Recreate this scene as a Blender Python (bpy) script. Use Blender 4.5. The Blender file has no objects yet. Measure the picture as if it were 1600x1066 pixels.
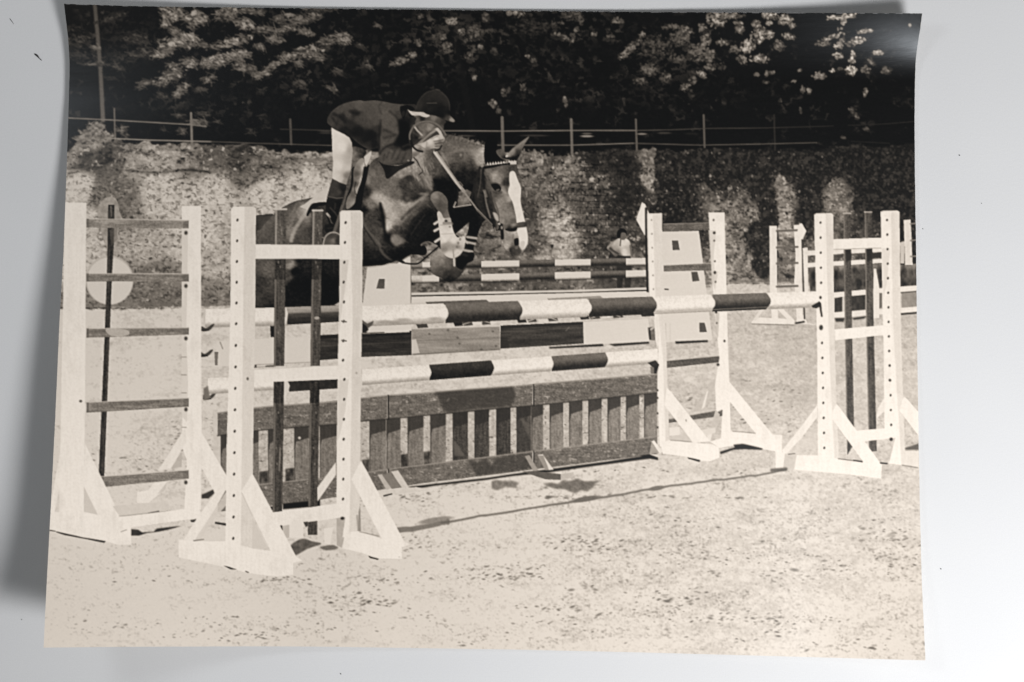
import bpy, math
import numpy as np

# ------------------------------------------------------------------ units
# one unit of the plan = 0.2 mm; the print is about 27 x 20 cm on a white table
S = 0.0002
CX, CY, D = 800.0, 533.0, 2200.0          # plan centre and camera height in plan units

def W(px, py, z=0.0):
    return ((px - CX) * S, (CY - py) * S, z * S)

scene = bpy.context.scene
col = scene.collection

# ------------------------------------------------------------------ camera
cam_d = bpy.data.cameras.new('camera')
cam_d.sensor_width = 36.0
cam_d.lens = 18.0 / (800.0 / D)
cam_d.clip_start = 0.005
cam_d.clip_end = 50.0
cam = bpy.data.objects.new('camera', cam_d)
cam.location = W(CX, CY, D)
col.objects.link(cam)
scene.camera = cam

# ------------------------------------------------------------------ light
world = bpy.data.worlds.new('World')
scene.world = world
world.use_nodes = True
bg = world.node_tree.nodes['Background']
bg.inputs[0].default_value = (0.97, 0.985, 1.0, 1)
bg.inputs[1].default_value = 0.095

def area(name, pos, target, size, radiance, color, size_y=None):
    d = bpy.data.lights.new(name, 'AREA')
    d.shape = 'RECTANGLE'
    sy = size_y or size
    d.size = size * S
    d.size_y = sy * S
    d.energy = radiance * math.pi * (size * S) * (sy * S)
    d.color = color
    o = bpy.data.objects.new(name, d)
    p = W(*pos)
    t = W(*target)
    o.location = p
    from mathutils import Vector
    o.rotation_euler = (Vector(t) - Vector(p)).to_track_quat('-Z', 'Y').to_euler()
    col.objects.link(o)
    return o

area('key_softbox', (2400, 1900, 2200), (900, 600, 0), 900, 36.8, (1.0, 0.994, 0.994))
area('side_lamp', (-860, -360, 1800), (600, 400, 0), 640, 7.2, (0.95, 0.98, 1.0), 560)

vs = scene.view_settings
vs.view_transform = 'Standard'
vs.look = 'None'
vs.exposure = 0.07
vs.gamma = 1.0
vs.use_curve_mapping = False

# ==== PAINT BEGIN (the picture printed on the sheet)
X0, Y0, CW, CH = 60, 0, 1400, 1044         # picture area in plan units
rng = np.random.default_rng(7)
img = np.zeros((CH, CW), np.float32)       # tone 0..255 (paper white about 222)
ids = np.zeros((CH, CW), np.int32)
KEYS = []
KEYI = {}

def kid(key):
    if key not in KEYI:
        KEYI[key] = len(KEYS)
        KEYS.append(key)
    return KEYI[key]

GY, GX = np.mgrid[0:CH, 0:CW].astype(np.float32)
GX += X0 + 0.5
GY += Y0 + 0.5

def vnoise(sx, sy, seed=None):
    r = np.random.default_rng(seed) if seed is not None else rng
    gh, gw = int(CH / sy) + 3, int(CW / sx) + 3
    g = r.random((gh, gw)).astype(np.float32)
    x = np.arange(CW) / sx
    y = np.arange(CH) / sy
    xi = x.astype(int); yi = y.astype(int)
    xf = (x - xi).astype(np.float32); yf = (y - yi).astype(np.float32)
    xf = xf * xf * (3 - 2 * xf); yf = yf * yf * (3 - 2 * yf)
    a = g[yi][:, xi] * (1 - xf) + g[yi][:, xi + 1] * xf
    b = g[yi + 1][:, xi] * (1 - xf) + g[yi + 1][:, xi + 1] * xf
    return a * (1 - yf)[:, None] + b * yf[:, None]

def fbm(sx, sy, octs, seed, gain=0.55):
    out = 0; amp = 1; tot = 0
    for k in range(octs):
        out = out + amp * vnoise(max(sx, 1.01), max(sy, 1.01), seed + k)
        tot += amp; amp *= gain; sx /= 2; sy /= 2
    return out / tot

def sstep(a, b, x):
    t = np.clip((x - a) / (b - a), 0, 1)
    return t * t * (3 - 2 * t)

def blur(a, r):
    k = np.exp(-0.5 * (np.arange(-int(3 * r) - 1, int(3 * r) + 2) / r) ** 2)
    k /= k.sum()
    n = len(k) // 2
    p = np.pad(a, ((n, n), (0, 0)), mode='edge')
    o = sum(k[i] * p[i:i + a.shape[0]] for i in range(len(k)))
    p = np.pad(o, ((0, 0), (n, n)), mode='edge')
    return sum(k[i] * p[:, i:i + a.shape[1]] for i in range(len(k)))

def pairs(f):
    a = np.array(f, np.float32).reshape(-1, 2)
    return a

def smooth(p, n=5, closed=True):
    m = len(p); out = []
    for i in range(m if closed else m - 1):
        if closed:
            a, b, c, d = p[(i - 1) % m], p[i], p[(i + 1) % m], p[(i + 2) % m]
        else:
            a, b, c, d = p[max(i - 1, 0)], p[i], p[i + 1], p[min(i + 2, m - 1)]
        for t in np.arange(n) / n:
            out.append(0.5 * (2 * b + (c - a) * t + (2 * a - 5 * b + 4 * c - d) * t * t + (3 * b - a - 3 * c + d) * t ** 3))
    if not closed:
        out.append(p[-1])
    return np.array(out, np.float32)

def box(p, pad):
    x0 = max(int(p[:, 0].min() - pad) - X0, 0); x1 = min(int(p[:, 0].max() + pad) + 2 - X0, CW)
    y0 = max(int(p[:, 1].min() - pad) - Y0, 0); y1 = min(int(p[:, 1].max() + pad) + 2 - Y0, CH)
    return slice(y0, max(y1, y0)), slice(x0, max(x1, x0))

SS = 3
def pmask(p):
    sl = box(p, 1)
    h = sl[0].stop - sl[0].start; w = sl[1].stop - sl[1].start
    if h <= 0 or w <= 0:
        return sl, np.zeros((max(h, 0), max(w, 0)), np.float32)
    xs = (np.arange(w * SS) + .5) / SS + sl[1].start + X0
    ys = (np.arange(h * SS) + .5) / SS + sl[0].start + Y0
    ins = np.zeros((h * SS, w * SS), bool)
    n = len(p)
    for i in range(n):
        ax, ay = p[i]; bx, by = p[(i + 1) % n]
        if ay == by:
            continue
        rows = (ys >= min(ay, by)) & (ys < max(ay, by))
        if not rows.any():
            continue
        xc = ax + (ys[rows] - ay) / (by - ay) * (bx - ax)
        ins[rows] ^= xs[None, :] > xc[:, None]
    return sl, ins.reshape(h, SS, w, SS).mean((1, 3)).astype(np.float32)

def idw(pts, X, Y, p=1.7, eps=6.0):
    num = np.zeros_like(X); den = np.zeros_like(X)
    for (x, y, v) in pts:
        w = ((X - x) ** 2 + (Y - y) ** 2 + eps) ** (-p)
        num += w * v; den += w
    return num / den

N1 = vnoise(1.6, 1.6, 101) - .5             # film grain size
N2 = fbm(5, 5, 3, 110) - .5
N3 = fbm(14, 14, 4, 120) - .5
NH = fbm(26, 2.6, 3, 130) - .5              # grain of wood, lying
NV = fbm(2.6, 26, 3, 140) - .5              # grain of wood, upright

_wx = ((fbm(8, 8, 3, 960) - .5) * 13).astype(int)
_wy = ((fbm(8, 8, 3, 970) - .5) * 11).astype(int)
_ii = np.clip(np.arange(CH)[:, None] + _wy, 0, CH - 1)
_jj = np.clip(np.arange(CW)[None, :] + _wx, 0, CW - 1)
def warped(n):
    return n[_ii, _jj]

def tone(v, sl):
    X, Y = GX[sl], GY[sl]
    if callable(v):
        return v(X, Y, sl)
    if isinstance(v, list):
        return idw(v, X, Y)
    return np.full(X.shape, float(v), np.float32)

def put(sl, a, v, key=None, thr=0.5):
    img[sl] = img[sl] * (1 - a) + v * a
    if key is not None:
        s = ids[sl]
        s[a > thr] = kid(key)

def fill(f, v, key=None, sm=False, tex=0, texa=None, soft=0, op=1.0):
    p = pairs(f)
    if sm:
        p = smooth(p)
    sl, a = pmask(p)
    if a.size == 0:
        return
    if soft:
        full = np.zeros_like(img); full[sl] = a
        sl = box(p, 3 * soft + 2)
        m = int(3 * soft + 2)
        a = blur(full[sl], soft)
    t = tone(v, sl)
    if tex:
        t = t + tex * (N2 if texa is None else texa)[sl]
    put(sl, a * op, t, key)

def line(f, w, v, key=None, sm=False, op=1.0, w2=None, v2=None, soft=0.5):
    p = pairs(f)
    if sm:
        p = smooth(p, 6, closed=False)
    n = len(p) - 1
    w2 = w if w2 is None else w2
    v2 = v if v2 is None else v2
    sl = box(p, max(w, w2) + 2)
    X, Y = GX[sl], GY[sl]
    if X.size == 0:
        return
    best = np.full(X.shape, -1e9, np.float32); tv = np.full(X.shape, float(v), np.float32)
    L = np.concatenate([[0], np.cumsum(np.hypot(*np.diff(p, axis=0).T))])
    for i in range(n):
        a, b = p[i], p[i + 1]
        d = b - a
        q = max(float(d @ d), 1e-6)
        t = np.clip(((X - a[0]) * d[0] + (Y - a[1]) * d[1]) / q, 0, 1)
        dist = np.hypot(X - a[0] - t * d[0], Y - a[1] - t * d[1])
        s = (L[i] + t * (L[i + 1] - L[i])) / L[-1]
        e = (w + (w2 - w) * s) / 2 - dist
        m = e > best
        best[m] = e[m]
        tv[m] = (v + (v2 - v) * s)[m]
    al = np.clip(best / (2 * soft) + .5, 0, 1)
    put(sl, al * op, tv, key)

def blob(x, y, rx, ry, v, ang=0, op=1.0, key=None, hard=0.35):
    r = max(rx, ry) * 1.3 + 2
    sl = box(np.array([[x - r, y - r], [x + r, y + r]]), 0)
    X, Y = GX[sl] - x, GY[sl] - y
    if X.size == 0:
        return
    c, s = math.cos(math.radians(ang)), math.sin(math.radians(ang))
    d = np.hypot((X * c + Y * s) / rx, (-X * s + Y * c) / ry)
    put(sl, (1 - sstep(1 - hard, 1 + hard, d)) * op, v, key)

def quad(x0, y0, x1, y1, h0, h1):
    """board whose upper edge runs (x0,y0)-(x1,y1), h0/h1 high"""
    return [x0, y0, x1, y1, x1, y1 + h1, x0, y0 + h0]

def pole(x0, t0, b0, x1, t1, b1, bands, key, bulge=5, k0=0):
    """striped round pole: upper/lower edge at both ends, bands = [(x_end, 'w'|'d'|tone)]"""
    xs = x0
    for k, (xe, c) in enumerate(bands):
        f0, f1 = (xs - x0) / (x1 - x0), (xe - x0) / (x1 - x0)
        ta, tb = t0 + (t1 - t0) * f0, t0 + (t1 - t0) * f1
        ba, bb = b0 + (b1 - b0) * f0, b0 + (b1 - b0) * f1
        bu = bulge
        if xe >= x1: bu = 0
        P = [xs, ta]
        P += [xe - bu * .4, tb]
        for t in (.15, .35, .5, .65, .85):
            P += [xe + bu * (math.sin(math.pi * t) - .4) if bu else xe, tb + (bb - tb) * t]
        P += [xe - bu * .4, bb, xs, ba]
        if k:
            for t in (.85, .65, .5, .35, .15):
                P += [xs + bulge * (math.sin(math.pi * t) - .4), ta + (ba - ta) * t]
        def sh(X, Y, sl, c=c):
            f = (X - x0) / (x1 - x0)
            tt = t0 + (t1 - t0) * f; bb_ = b0 + (b1 - b0) * f
            q = np.clip((Y - tt) / (bb_ - tt), 0, 1)
            if c == 'w':
                v = 222 - 62 * sstep(.62, 1.0, q) - 6 * sstep(.5, .0, q)
            elif c == 'd':
                v = 112 - 66 * sstep(.25, .85, q) + 12 * sstep(.95, 1.0, q)
            elif c == 'k':
                v = 62 - 26 * sstep(.2, .8, q)
            else:
                v = c - 40 * sstep(.4, .95, q)
            return v + 16 * N1[sl] + 16 * N2[sl] * (1 if c == 'w' else 1.3)
        fill(P, sh, key + ('/white_band#%d' % (k + k0) if c == 'w' else '/dark_band#%d' % (k + k0)))
        xs = xe

def holes(x0, y0, x1, y1, n, rx=1.6, ry=2.2, v=60):
    for i in range(n):
        t = i / max(n - 1, 1)
        blob(x0 + (x1 - x0) * t, y0 + (y1 - y0) * t, rx, ry, v, ang=20, hard=.4)

SMUDGE = sstep(.50, .85, warped(fbm(16, 34, 4, 145)))
def white(base=221, edge=None):
    """white paint; edge = list of (y,x) where the lit narrow face turns"""
    def f(X, Y, sl):
        v = np.full(X.shape, float(base), np.float32) + 7 * N1[sl] + 8 * NV[sl] - 6 * SMUDGE[sl]
        if edge is not None:
            e = np.interp(Y, [q[0] for q in edge], [q[1] for q in edge])
            v = v - 13 * sstep(e - 1, e + 1, X)
        return v
    return f

def wood(base, lying=True, amp=34):
    def f(X, Y, sl):
        return base + amp * 1.25 * (NH if lying else NV)[sl] + 30 * N1[sl] + 22 * N2[sl]
    return f

# ------------------------------------------------------------------ picture: trees
TREES = 'printed_trees'
sl = (slice(0, 260), slice(0, CW))
ids[sl] = kid(TREES)
leaf = warped(fbm(7, 6, 3, 200))
leaf2 = warped(fbm(22, 16, 3, 210))
fine = vnoise(3.2, 2.8, 220)
base = 18 + 34 * sstep(.52, .8, leaf2) * sstep(.45, .75, leaf) + 6 * N1
base += 10 * np.exp(-((GX - 130) / 90) ** 2)
img[sl] = base[sl]
dim = np.zeros_like(img)
for (x, y, rx, ry, b) in [(700, 60, 80, 50, 34), (880, 40, 90, 30, 30), (670, 110, 30, 14, 26), (1050, 90, 70, 40, 30), (480, 120, 90, 40, 18),
                          (330, 175, 90, 30, 20), (560, 90, 60, 40, 18), (1000, 150, 160, 25, 12), (830, 100, 80, 50, 16), (200, 60, 60, 40, 16)]:
    dim = np.maximum(dim, b * np.exp(-((GX - x) / rx) ** 2 - ((GY - y) / ry) ** 2))
img += dim * sstep(.42, .7, leaf) * 1.5
line([148, 6, 153, 60, 157, 110, 161, 188], 6, 84, TREES + '/trunk#1', soft=1.4, v2=112, w2=7)
line([700, 0, 740, 210], 9, 30, soft=2, op=.5)

FOL = [
 270,20,17,14,150,0, 259,35,8,8,145,0, 305,28,22,12,150,10, 300,42,6,6,120,0, 355,20,18,13,140,-10, 382,38,15,9,150,10, 388,16,14,6,135,0,
 275,50,10,8,120,0, 278,67,30,11,155,-8, 298,62,12,10,160,20, 252,84,18,7,150,-20, 362,66,30,8,158,-14, 320,71,10,5,90,0, 350,92,40,11,162,-12,
 375,88,15,7,165,8, 298,98,15,8,150,10, 332,100,20,7,145,-8, 378,105,12,8,140,20, 395,110,8,7,120,20, 272,107,12,10,130,-30, 265,122,25,9,150,-20,
 328,122,9,8,130,-30, 282,142,18,6,145,-40, 225,132,11,7,85,-20, 312,140,10,5,66,0, 255,150,10,5,60,0,
 212,60,20,9,58,10, 220,83,22,8,72,-10, 175,28,25,6,52,-20, 120,65,20,12,56,0, 150,74,10,3,105,5, 120,86,18,9,50,10, 190,92,18,8,44,0,
 150,100,22,3,72,0, 180,104,15,4,58,15, 172,122,10,3,54,10, 115,45,14,6,44,0,
 405,20,8,6,86,0, 437,30,10,7,84,0, 452,24,8,3,104,0, 480,27,26,9,118,-14, 500,15,30,4,68,0, 450,43,22,8,126,-20, 478,50,10,6,128,15,
 415,47,18,6,130,0, 430,62,13,7,128,10, 407,73,9,5,130,10, 512,64,18,7,122,-18, 535,60,12,11,104,20, 475,82,36,9,140,-12, 500,88,12,7,135,15,
 432,100,13,5,132,-22, 467,100,8,6,118,20, 415,113,10,5,110,-10, 402,118,5,6,110,0, 530,113,10,4,76,15, 565,73,8,4,66,15, 575,104,6,3,76,15,
 467,131,10,5,66,10, 518,138,10,4,84,20, 447,135,8,5,46,0, 590,40,4,3,120,0, 625,96,15,6,128,-16, 644,85,6,5,105,0, 707,34,8,6,150,0,
 657,25,4,4,95,0, 722,50,6,5,108,0, 742,50,10,12,78,30, 700,72,7,6,90,0, 690,57,6,5,84,0, 750,73,4,4,110,0, 772,80,5,5,66,0, 732,87,6,6,82,0,
 741,122,4,4,130,0, 796,20,5,6,140,0, 760,28,6,8,72,0, 655,67,4,6,88,0, 787,145,4,7,116,-25, 770,162,5,6,104,-20, 779,172,3,6,78,0, 795,142,3,5,60,0,
 808,20,12,7,105,0, 892,22,15,10,66,0, 965,33,10,4,88,0, 900,46,5,3,136,-20, 882,59,15,3,128,24, 953,57,5,2,130,0, 928,53,4,3,92,0, 830,45,25,14,44,0,
 975,86,11,4,140,-30, 990,72,16,6,98,-36, 1005,54,6,4,130,-40, 1025,75,25,18,58,0, 1070,52,13,11,128,30, 1050,42,16,4,78,0, 1097,43,6,7,140,0,
 1060,62,16,10,74,0, 1102,62,8,13,120,20, 1092,82,15,15,78,0, 1110,88,7,10,118,20, 1060,92,12,8,68,0, 1120,30,14,13,152,0, 1142,25,15,5,140,0,
 1155,42,7,10,150,-20, 1130,66,10,5,138,0, 1182,38,8,6,152,0, 1187,55,14,11,164,-30, 1168,73,12,9,164,-30, 1147,78,9,6,150,0, 1185,92,15,6,164,0,
 1160,92,8,7,150,0, 1195,24,5,6,166,0, 1015,108,15,10,78,0, 1000,127,10,5,80,0, 1040,122,8,10,66,0, 1046,120,3,3,110,0, 1097,117,8,4,172,22,
 1071,136,7,6,140,-20, 1082,127,6,6,88,0, 1080,148,4,6,58,0, 1110,105,8,5,88,0, 1127,103,7,5,70,0, 817,136,5,6,78,0, 882,155,3,5,96,0,
 885,164,3,3,128,0, 975,158,2,6,58,0, 872,172,3,3,56,0, 824,88,3,2,100,0, 833,95,4,3,70,0, 1182,116,4,2,112,0, 1197,115,3,4,104,0, 1197,129,4,3,70,0,
 1205,25,8,6,188,0, 1225,30,12,8,178,0, 1238,41,5,4,180,0, 1202,36,4,7,170,0, 1203,53,5,7,168,0, 1232,57,11,5,148,10, 1217,72,9,8,116,0,
 1317,26,25,4,200,-6, 1317,35,5,4,188,0, 1312,45,4,2,170,-30, 1300,58,16,4,180,-18, 1285,68,12,4,116,0, 1350,49,14,3,172,-4, 1335,65,15,6,190,-12,
 1310,72,7,5,182,-10, 1315,64,3,6,160,30, 1310,87,7,6,180,0, 1333,85,4,5,172,0, 1332,95,6,4,180,0, 1372,82,8,4,190,0, 1362,97,5,5,116,0,
 1330,110,10,7,190,0, 1352,110,8,6,128,0, 1300,111,4,3,190,0, 1280,118,10,6,148,0, 1313,107,4,2,120,0, 1385,110,7,6,120,0, 1255,140,3,5,128,0,
 1264,142,3,5,150,0, 1352,145,3,6,146,10, 1206,114,4,3,128,0, 1250,110,2,2,146,0, 1241,127,3,2,112,0, 1330,172,4,4,76,20, 1339,183,3,6,86,-20,
 1251,172,2,4,72,0, 1354,202,5,3,66,0, 1421,40,2,2,150,0, 1317,215,3,2,70,0, 1219,158,2,2,70,0,
 303,190,7,4,110,0, 315,192,10,5,120,0, 285,205,8,5,84,0, 320,178,9,4,70,0, 280,180,6,4,70,0, 340,190,5,2,84,0, 393,206,6,5,60,0, 255,203,4,3,60,0,
 191,203,7,6,130,0, 197,212,5,4,110,0]
F = np.zeros_like(img); B = np.zeros_like(img)
FOL = np.array(FOL, np.float32).reshape(-1, 6)
FOL[:, 4] = np.where(FOL[:, 4] < 115, FOL[:, 4] * 1.35, FOL[:, 4])
for (x, y, rx, ry, b, ang) in FOL:
    r = max(rx, ry) * 2
    s2 = box(np.array([[x - r, y - r], [x + r, y + r]]), 0)
    Xq, Yq = GX[s2] - x, GY[s2] - y
    c, s_ = math.cos(math.radians(ang)), math.sin(math.radians(ang))
    q = np.exp(-.75 * (((Xq * c + Yq * s_) / rx) ** 2 + ((-Xq * s_ + Yq * c) / ry) ** 2))
    m = q > F[s2]
    F[s2] = np.where(m, q, F[s2]); B[s2] = np.where(m, b, B[s2])
warp = warped(fbm(9, 6, 3, 230))
leafmask = blur(sstep(.36, .78, F + (warp - .5) * .85 + (fine - .5) * .45), .7)
lv = B * (.42 + .80 * sstep(.25, .75, fbm(5, 3.6, 2, 240))) + 14 * N1
lv = np.minimum(lv, B * 1.14)
img = img * (1 - leafmask) + lv * leafmask
tr = np.random.default_rng(77)
for (x, y, rx, ry, b, ang) in FOL:
    n = int(min(46, 5 + rx * ry / 5.0))
    for _ in range(n):
        t, q = tr.uniform(0, 2 * math.pi), math.sqrt(tr.random()) * 1.12
        c, s_ = math.cos(math.radians(ang)), math.sin(math.radians(ang))
        ex, ey = rx * q * math.cos(t), ry * q * math.sin(t)
        px, py = x + ex * c - ey * s_, y + ex * s_ + ey * c
        tv = b * tr.uniform(.45, 1.15) * (1.0 - .25 * max(0, ey / max(ry, 1)))
        if x < 640:
            a_ = math.radians(ang + tr.normal() * 22 + (28 if tr.random() < .5 else -14) * (1 if ex > 0 else -1))
            ln = tr.uniform(3, 8)
            line([px - ln * math.cos(a_), py - ln * math.sin(a_) - 1, px, py, px + ln * .7 * math.cos(a_), py + ln * .7 * math.sin(a_) + 1.6], tr.uniform(1.2, 2.2), tv, op=.62, soft=.9)
        else:
            blob(px, py, tr.uniform(1.2, 3.0), tr.uniform(1.0, 2.2), tv, ang=tr.uniform(0, 180), op=.75, hard=.6)
s2 = (slice(0, 230), slice(0, CW))
big = blur(F * (B > 95), 2.0) > .42
sub = ids[s2]
sub[big[s2]] = kid(TREES + '/sunlit_leaves')

# ------------------------------------------------------------------ picture: stone wall with creepers
WALL = 'printed_stone_wall'
wtop = [60,238, 104,238, 120,222, 135,214, 160,212, 185,222, 205,224, 225,220, 262,226, 300,222, 330,226, 400,226, 440,236, 480,238, 515,236, 560,236, 800,236,
        840,238, 880,246, 900,238, 940,236, 980,233, 1010,232, 1060,236, 1100,230, 1150,232, 1200,232, 1260,234, 1320,226, 1380,228, 1436,222, 1462,222]
wallpoly = wtop + [1462,446, 1140,442, 1030,460, 560,470, 330,482, 58,480]
wp = [(110,240,150),(150,222,150),(165,240,60),(135,244,80),(200,255,150),(185,236,110),(250,240,150),(250,300,165),(300,245,130),(330,300,165),(400,258,110),(450,250,135),(500,246,150),
      (480,290,165),(420,300,165),(130,290,172),(170,275,95),(182,310,108),(160,300,120),(300,370,165),(340,420,150),(340,460,120),(240,445,112),(230,380,150),(380,360,150),(140,350,160),
      (110,400,165),(140,470,130),(320,240,90),(380,245,80),(290,232,150),(840,262,120),(850,252,140),(880,262,135),(862,250,80),(826,330,82),(868,340,172),(880,380,176),(856,305,120),
      (850,400,150),(905,300,96),(940,280,92),(960,320,60),(930,345,92),(930,390,82),(980,258,42),(1010,255,120),(1012,285,150),(1000,300,52),(1050,300,32),(1050,335,34),(1090,285,88),
      (1080,350,60),(1130,290,66),(1130,330,128),(1150,400,135),(1160,340,124),(1180,300,92),(1178,370,128),(1190,420,112),(1100,250,38),(1150,250,38),(1068,268,110),(1222,280,136),
      (1226,330,158),(1228,350,165),(1215,245,40),(1260,290,42),(1280,340,88),(1300,290,112),(1310,320,128),(1330,262,34),(1380,300,24),(1420,330,22),(1350,340,64),(1300,250,32),(1400,240,22),
      (1240,400,120),(1170,432,132),(1150,436,150),(930,250,52),(960,240,50),(700,460,130),(760,450,96),(850,425,90),(960,425,80),(900,450,104),(1000,445,88),(660,400,135),(700,420,135),(760,395,112),
      (840,390,96),(960,400,66),(990,380,76),(1000,410,110),(1185,265,52),(1140,270,44),(1205,330,70),(1250,340,50),(1270,380,110)]
wmean = idw(wp, GX, GY, p=2.4, eps=60)
tA = warped(fbm(11, 9, 4, 300)) - .5
tB = warped(fbm(6, 4.5, 2, 310)) - .5
lit = sstep(60, 150, wmean)
wv = wmean + (tA * 110 + tB * 95) * (.30 + .70 * lit)
wv -= sstep(.60, .72, fbm(9, 6, 2, 320)) * 50 * lit
# sunlit rough stone at the left: pale, finely pitted
lw = 1 - sstep(540, 600, GX)
pit = warped(fbm(5, 3.4, 2, 324))
lm = wmean + 22 * sstep(130, 160, wmean) + 10
lv2 = lm + 44 * (warped(fbm(4.5, 3.2, 2, 325)) - .5) + 34 * tA - 58 * sstep(.58, .80, pit) * sstep(90, 150, lm)
wv = wv * (1 - lw) + lv2 * lw
wv -= lw * 55 * np.exp(-((GY - 268 - 2 * np.sin(GX / 17)) / 2.2) ** 2) * sstep(180, 200, GX) * sstep(345, 320, GX)
wv -= lw * 34 * sstep(.5, .7, fbm(16, 10, 2, 326)) * (1 - sstep(262, 272, GY))
# darker leafy creeper specks over lit stone and pale leaf flecks over dark creepers
fl = sstep(.66, .80, fbm(6, 6, 2, 330)) * (1 - lit) * sstep(28, 80, wmean)
wv += fl * 95
# stone courses on the bare part
rowh = 9.5
row = np.floor((GY + 1.5 * np.sin(GX / 40)) / rowh)
jx = np.abs(((GX + row * 7.3 % 15 + 3 * np.sin(row * 1.7)) % 17) - 8.5)
jy = np.abs(((GY + 1.5 * np.sin(GX / 40)) % rowh) - rowh / 2)
joint = np.maximum(sstep(7.3, 8.4, jx), sstep(3.5, 4.6, jy))
bare = np.exp(-((GX - 915) / 75) ** 2) * sstep(246, 262, GY) * (1 - sstep(380, 420, GY))
wv -= (.5 * warped(joint) + .5 * joint) * 46 * bare + 4 * bare
wv += (vnoise(9, 5, 350) - .5) * 44 * bare
# dark ivy hanging over the right half
ivy = np.zeros_like(img)
for q in ([840,236, 985,234, 1002,250, 1003,300, 998,332, 975,346, 965,330, 962,290, 948,262, 925,252, 880,244], [1022,234, 1130,232, 1156,262, 1122,300, 1092,284, 1084,342, 1076,356, 1036,352, 1032,318, 1024,290],
          [1110,230, 1440,224, 1440,420, 1408,420, 1400,345, 1340,352, 1332,300, 1312,274, 1290,282, 1274,350, 1256,392, 1244,300, 1216,258, 1200,292, 1188,326, 1150,272], [1166,352, 1186,340, 1196,400, 1200,430, 1180,432], [1180,262, 1216,262, 1210,420, 1196,440, 1190,330]):
    sq, aq = pmask(pairs(q)); ivy[sq] = np.maximum(ivy[sq], aq)
ivy = sstep(.30, .58, blur(ivy, 7) + (warped(fbm(16, 16, 4, 345)) - .5) * 1.35)
ivt = 34 + 30 * sstep(.45, .75, fbm(6, 6, 2, 346)) + 80 * sstep(.72, .86, fbm(5, 5, 2, 347)) * (.25 + .75 * sstep(1320, 1180, GX) * sstep(250, 300, GY))
ivs = np.where(GX < 1006, .62, .92) * ivy
wv = wv * (1 - ivs) + ivt * ivs
wv = np.clip(wv + 14 * N1, 14, 216)
tuft = (fbm(12, 8, 3, 340) - .5) * 12
p = pairs(wallpoly)
sl, a = pmask(p - np.where(np.arange(len(p)) < len(wtop) // 2, 1, 0)[:, None] * np.array([0, 6], np.float32))
a2 = a * sstep(-1.5, 3.0, (GY - np.interp(GX, pairs(wtop)[:, 0], pairs(wtop)[:, 1]) + tuft))[sl]
put(sl, a2, wv[sl], WALL)
iv = np.random.default_rng(78)
for _ in range(5200):
    x, y = iv.uniform(818, 1434), iv.uniform(234, 425)
    iy_, ix_ = int(y - Y0), int(x - X0)
    k = ivy[iy_, ix_]
    lo = wmean[iy_, ix_]
    if k > .5 and x < 1006 and iv.random() < .6: continue
    if k > .5:
        if iv.random() < .25 + .3 * (1150 < x < 1330): continue
        tv = 24 + 56 * iv.random() ** 2 + (70 * (iv.random() < .10) + 40 * (iv.random() < .25) * (y > 275)) * (1.0 if x < 1330 else .35)
    elif k > .06:
        tv = iv.choice([26, 40, 70, 110], p=[.4, .3, .2, .1])
    elif x > 1030:
        tv = float(np.clip(lo + iv.normal() * 34, 30, 190))
    else:
        tv = float(np.clip(lo + iv.normal() * 26, 40, 196))
    blob(x, y, iv.uniform(1.3, 2.8), iv.uniform(1.0, 2.0), tv, ang=iv.uniform(0, 180), op=.7, hard=.6)
for _ in range(2600):
    x, y = iv.uniform(100, 530), iv.uniform(222, 478)
    t0_ = img[int(y - Y0), int(x - X0)]
    if y < 232 and t0_ < 60: continue
    blob(x, y, iv.uniform(1.2, 3.2), iv.uniform(.9, 2.0), float(np.clip(t0_ + iv.choice([-52, -30, 18, 24]), 40, 206)), ang=iv.uniform(-30, 30), op=.6, hard=.7)
# foot of the wall: grass fringe
line([96,478, 200,476, 330,474], 5, 118, soft=3, op=.6)
line([1140,441, 1200,440, 1272,440], 5, 120, soft=3, op=.6)
# pale bush on the wall head at the far left
for (x, y, r, v) in [(150,200,16,150),(135,212,14,140),(165,212,14,146),(120,216,10,130),(185,222,9,120)]:
    s2 = box(np.array([[x - 26, y - 22], [x + 26, y + 22]]), 0)
    q = np.exp(-.8 * (((GX[s2] - x) / r) ** 2 + ((GY[s2] - y) / (r * .7)) ** 2))
    a = sstep(.35, .7, q + (leaf[s2] - .5) * .9)
    put(s2, a, v * (.55 + .75 * fbm(5, 4, 2, 360)[s2]), WALL)

# ------------------------------------------------------------------ picture: rail fence on the wall head
FEN = 'printed_rail_fence'
for i, (x, y0, y1, w, v) in enumerate([(179,170,222,3,112),(299,177,228,4,128),(454,187,225,4,84),(785,184,236,5,110),(893,187,240,4.4,112),(994,187,234,3.4,96),(1100,180,230,3.4,94),(1210,180,234,3,50)]):
    line([x - .5, y0, x + 1, y1], w, v, FEN + '/post#%d' % i, soft=.8)
R = FEN + '/rail#'
line([107,184.5, 180,188, 300,195, 322,198], 2.2, 132, R + '0', soft=.8)
line([165,216, 230,219, 330,221.5], 2.2, 150, R + '1', soft=.8)
line([330,221.5, 400,224, 520,227.5], 1.6, 96, R + '2', soft=.8)
line([438,202, 520,204], 1.6, 70, R + '3', soft=.8)
line([690,204.5, 790,205, 893,204, 994,204], 2.0, 128, R + '4', soft=.8)
line([994,204, 1050,203, 1100,201, 1200,200, 1302,197], 1.6, 92, R + '5', soft=.8, v2=48)
line([776,227, 893,227, 990,224], 1.9, 118, R + '6', soft=.8)
line([990,224, 1095,227, 1200,225, 1276,223], 1.7, 92, R + '7', soft=.8)
line([1325,196, 1380,194, 1430,190], 1.4, 48, R + '8', soft=.8)
line([1330,221, 1390,224], 1.4, 44, R + '9', soft=.8)
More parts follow.
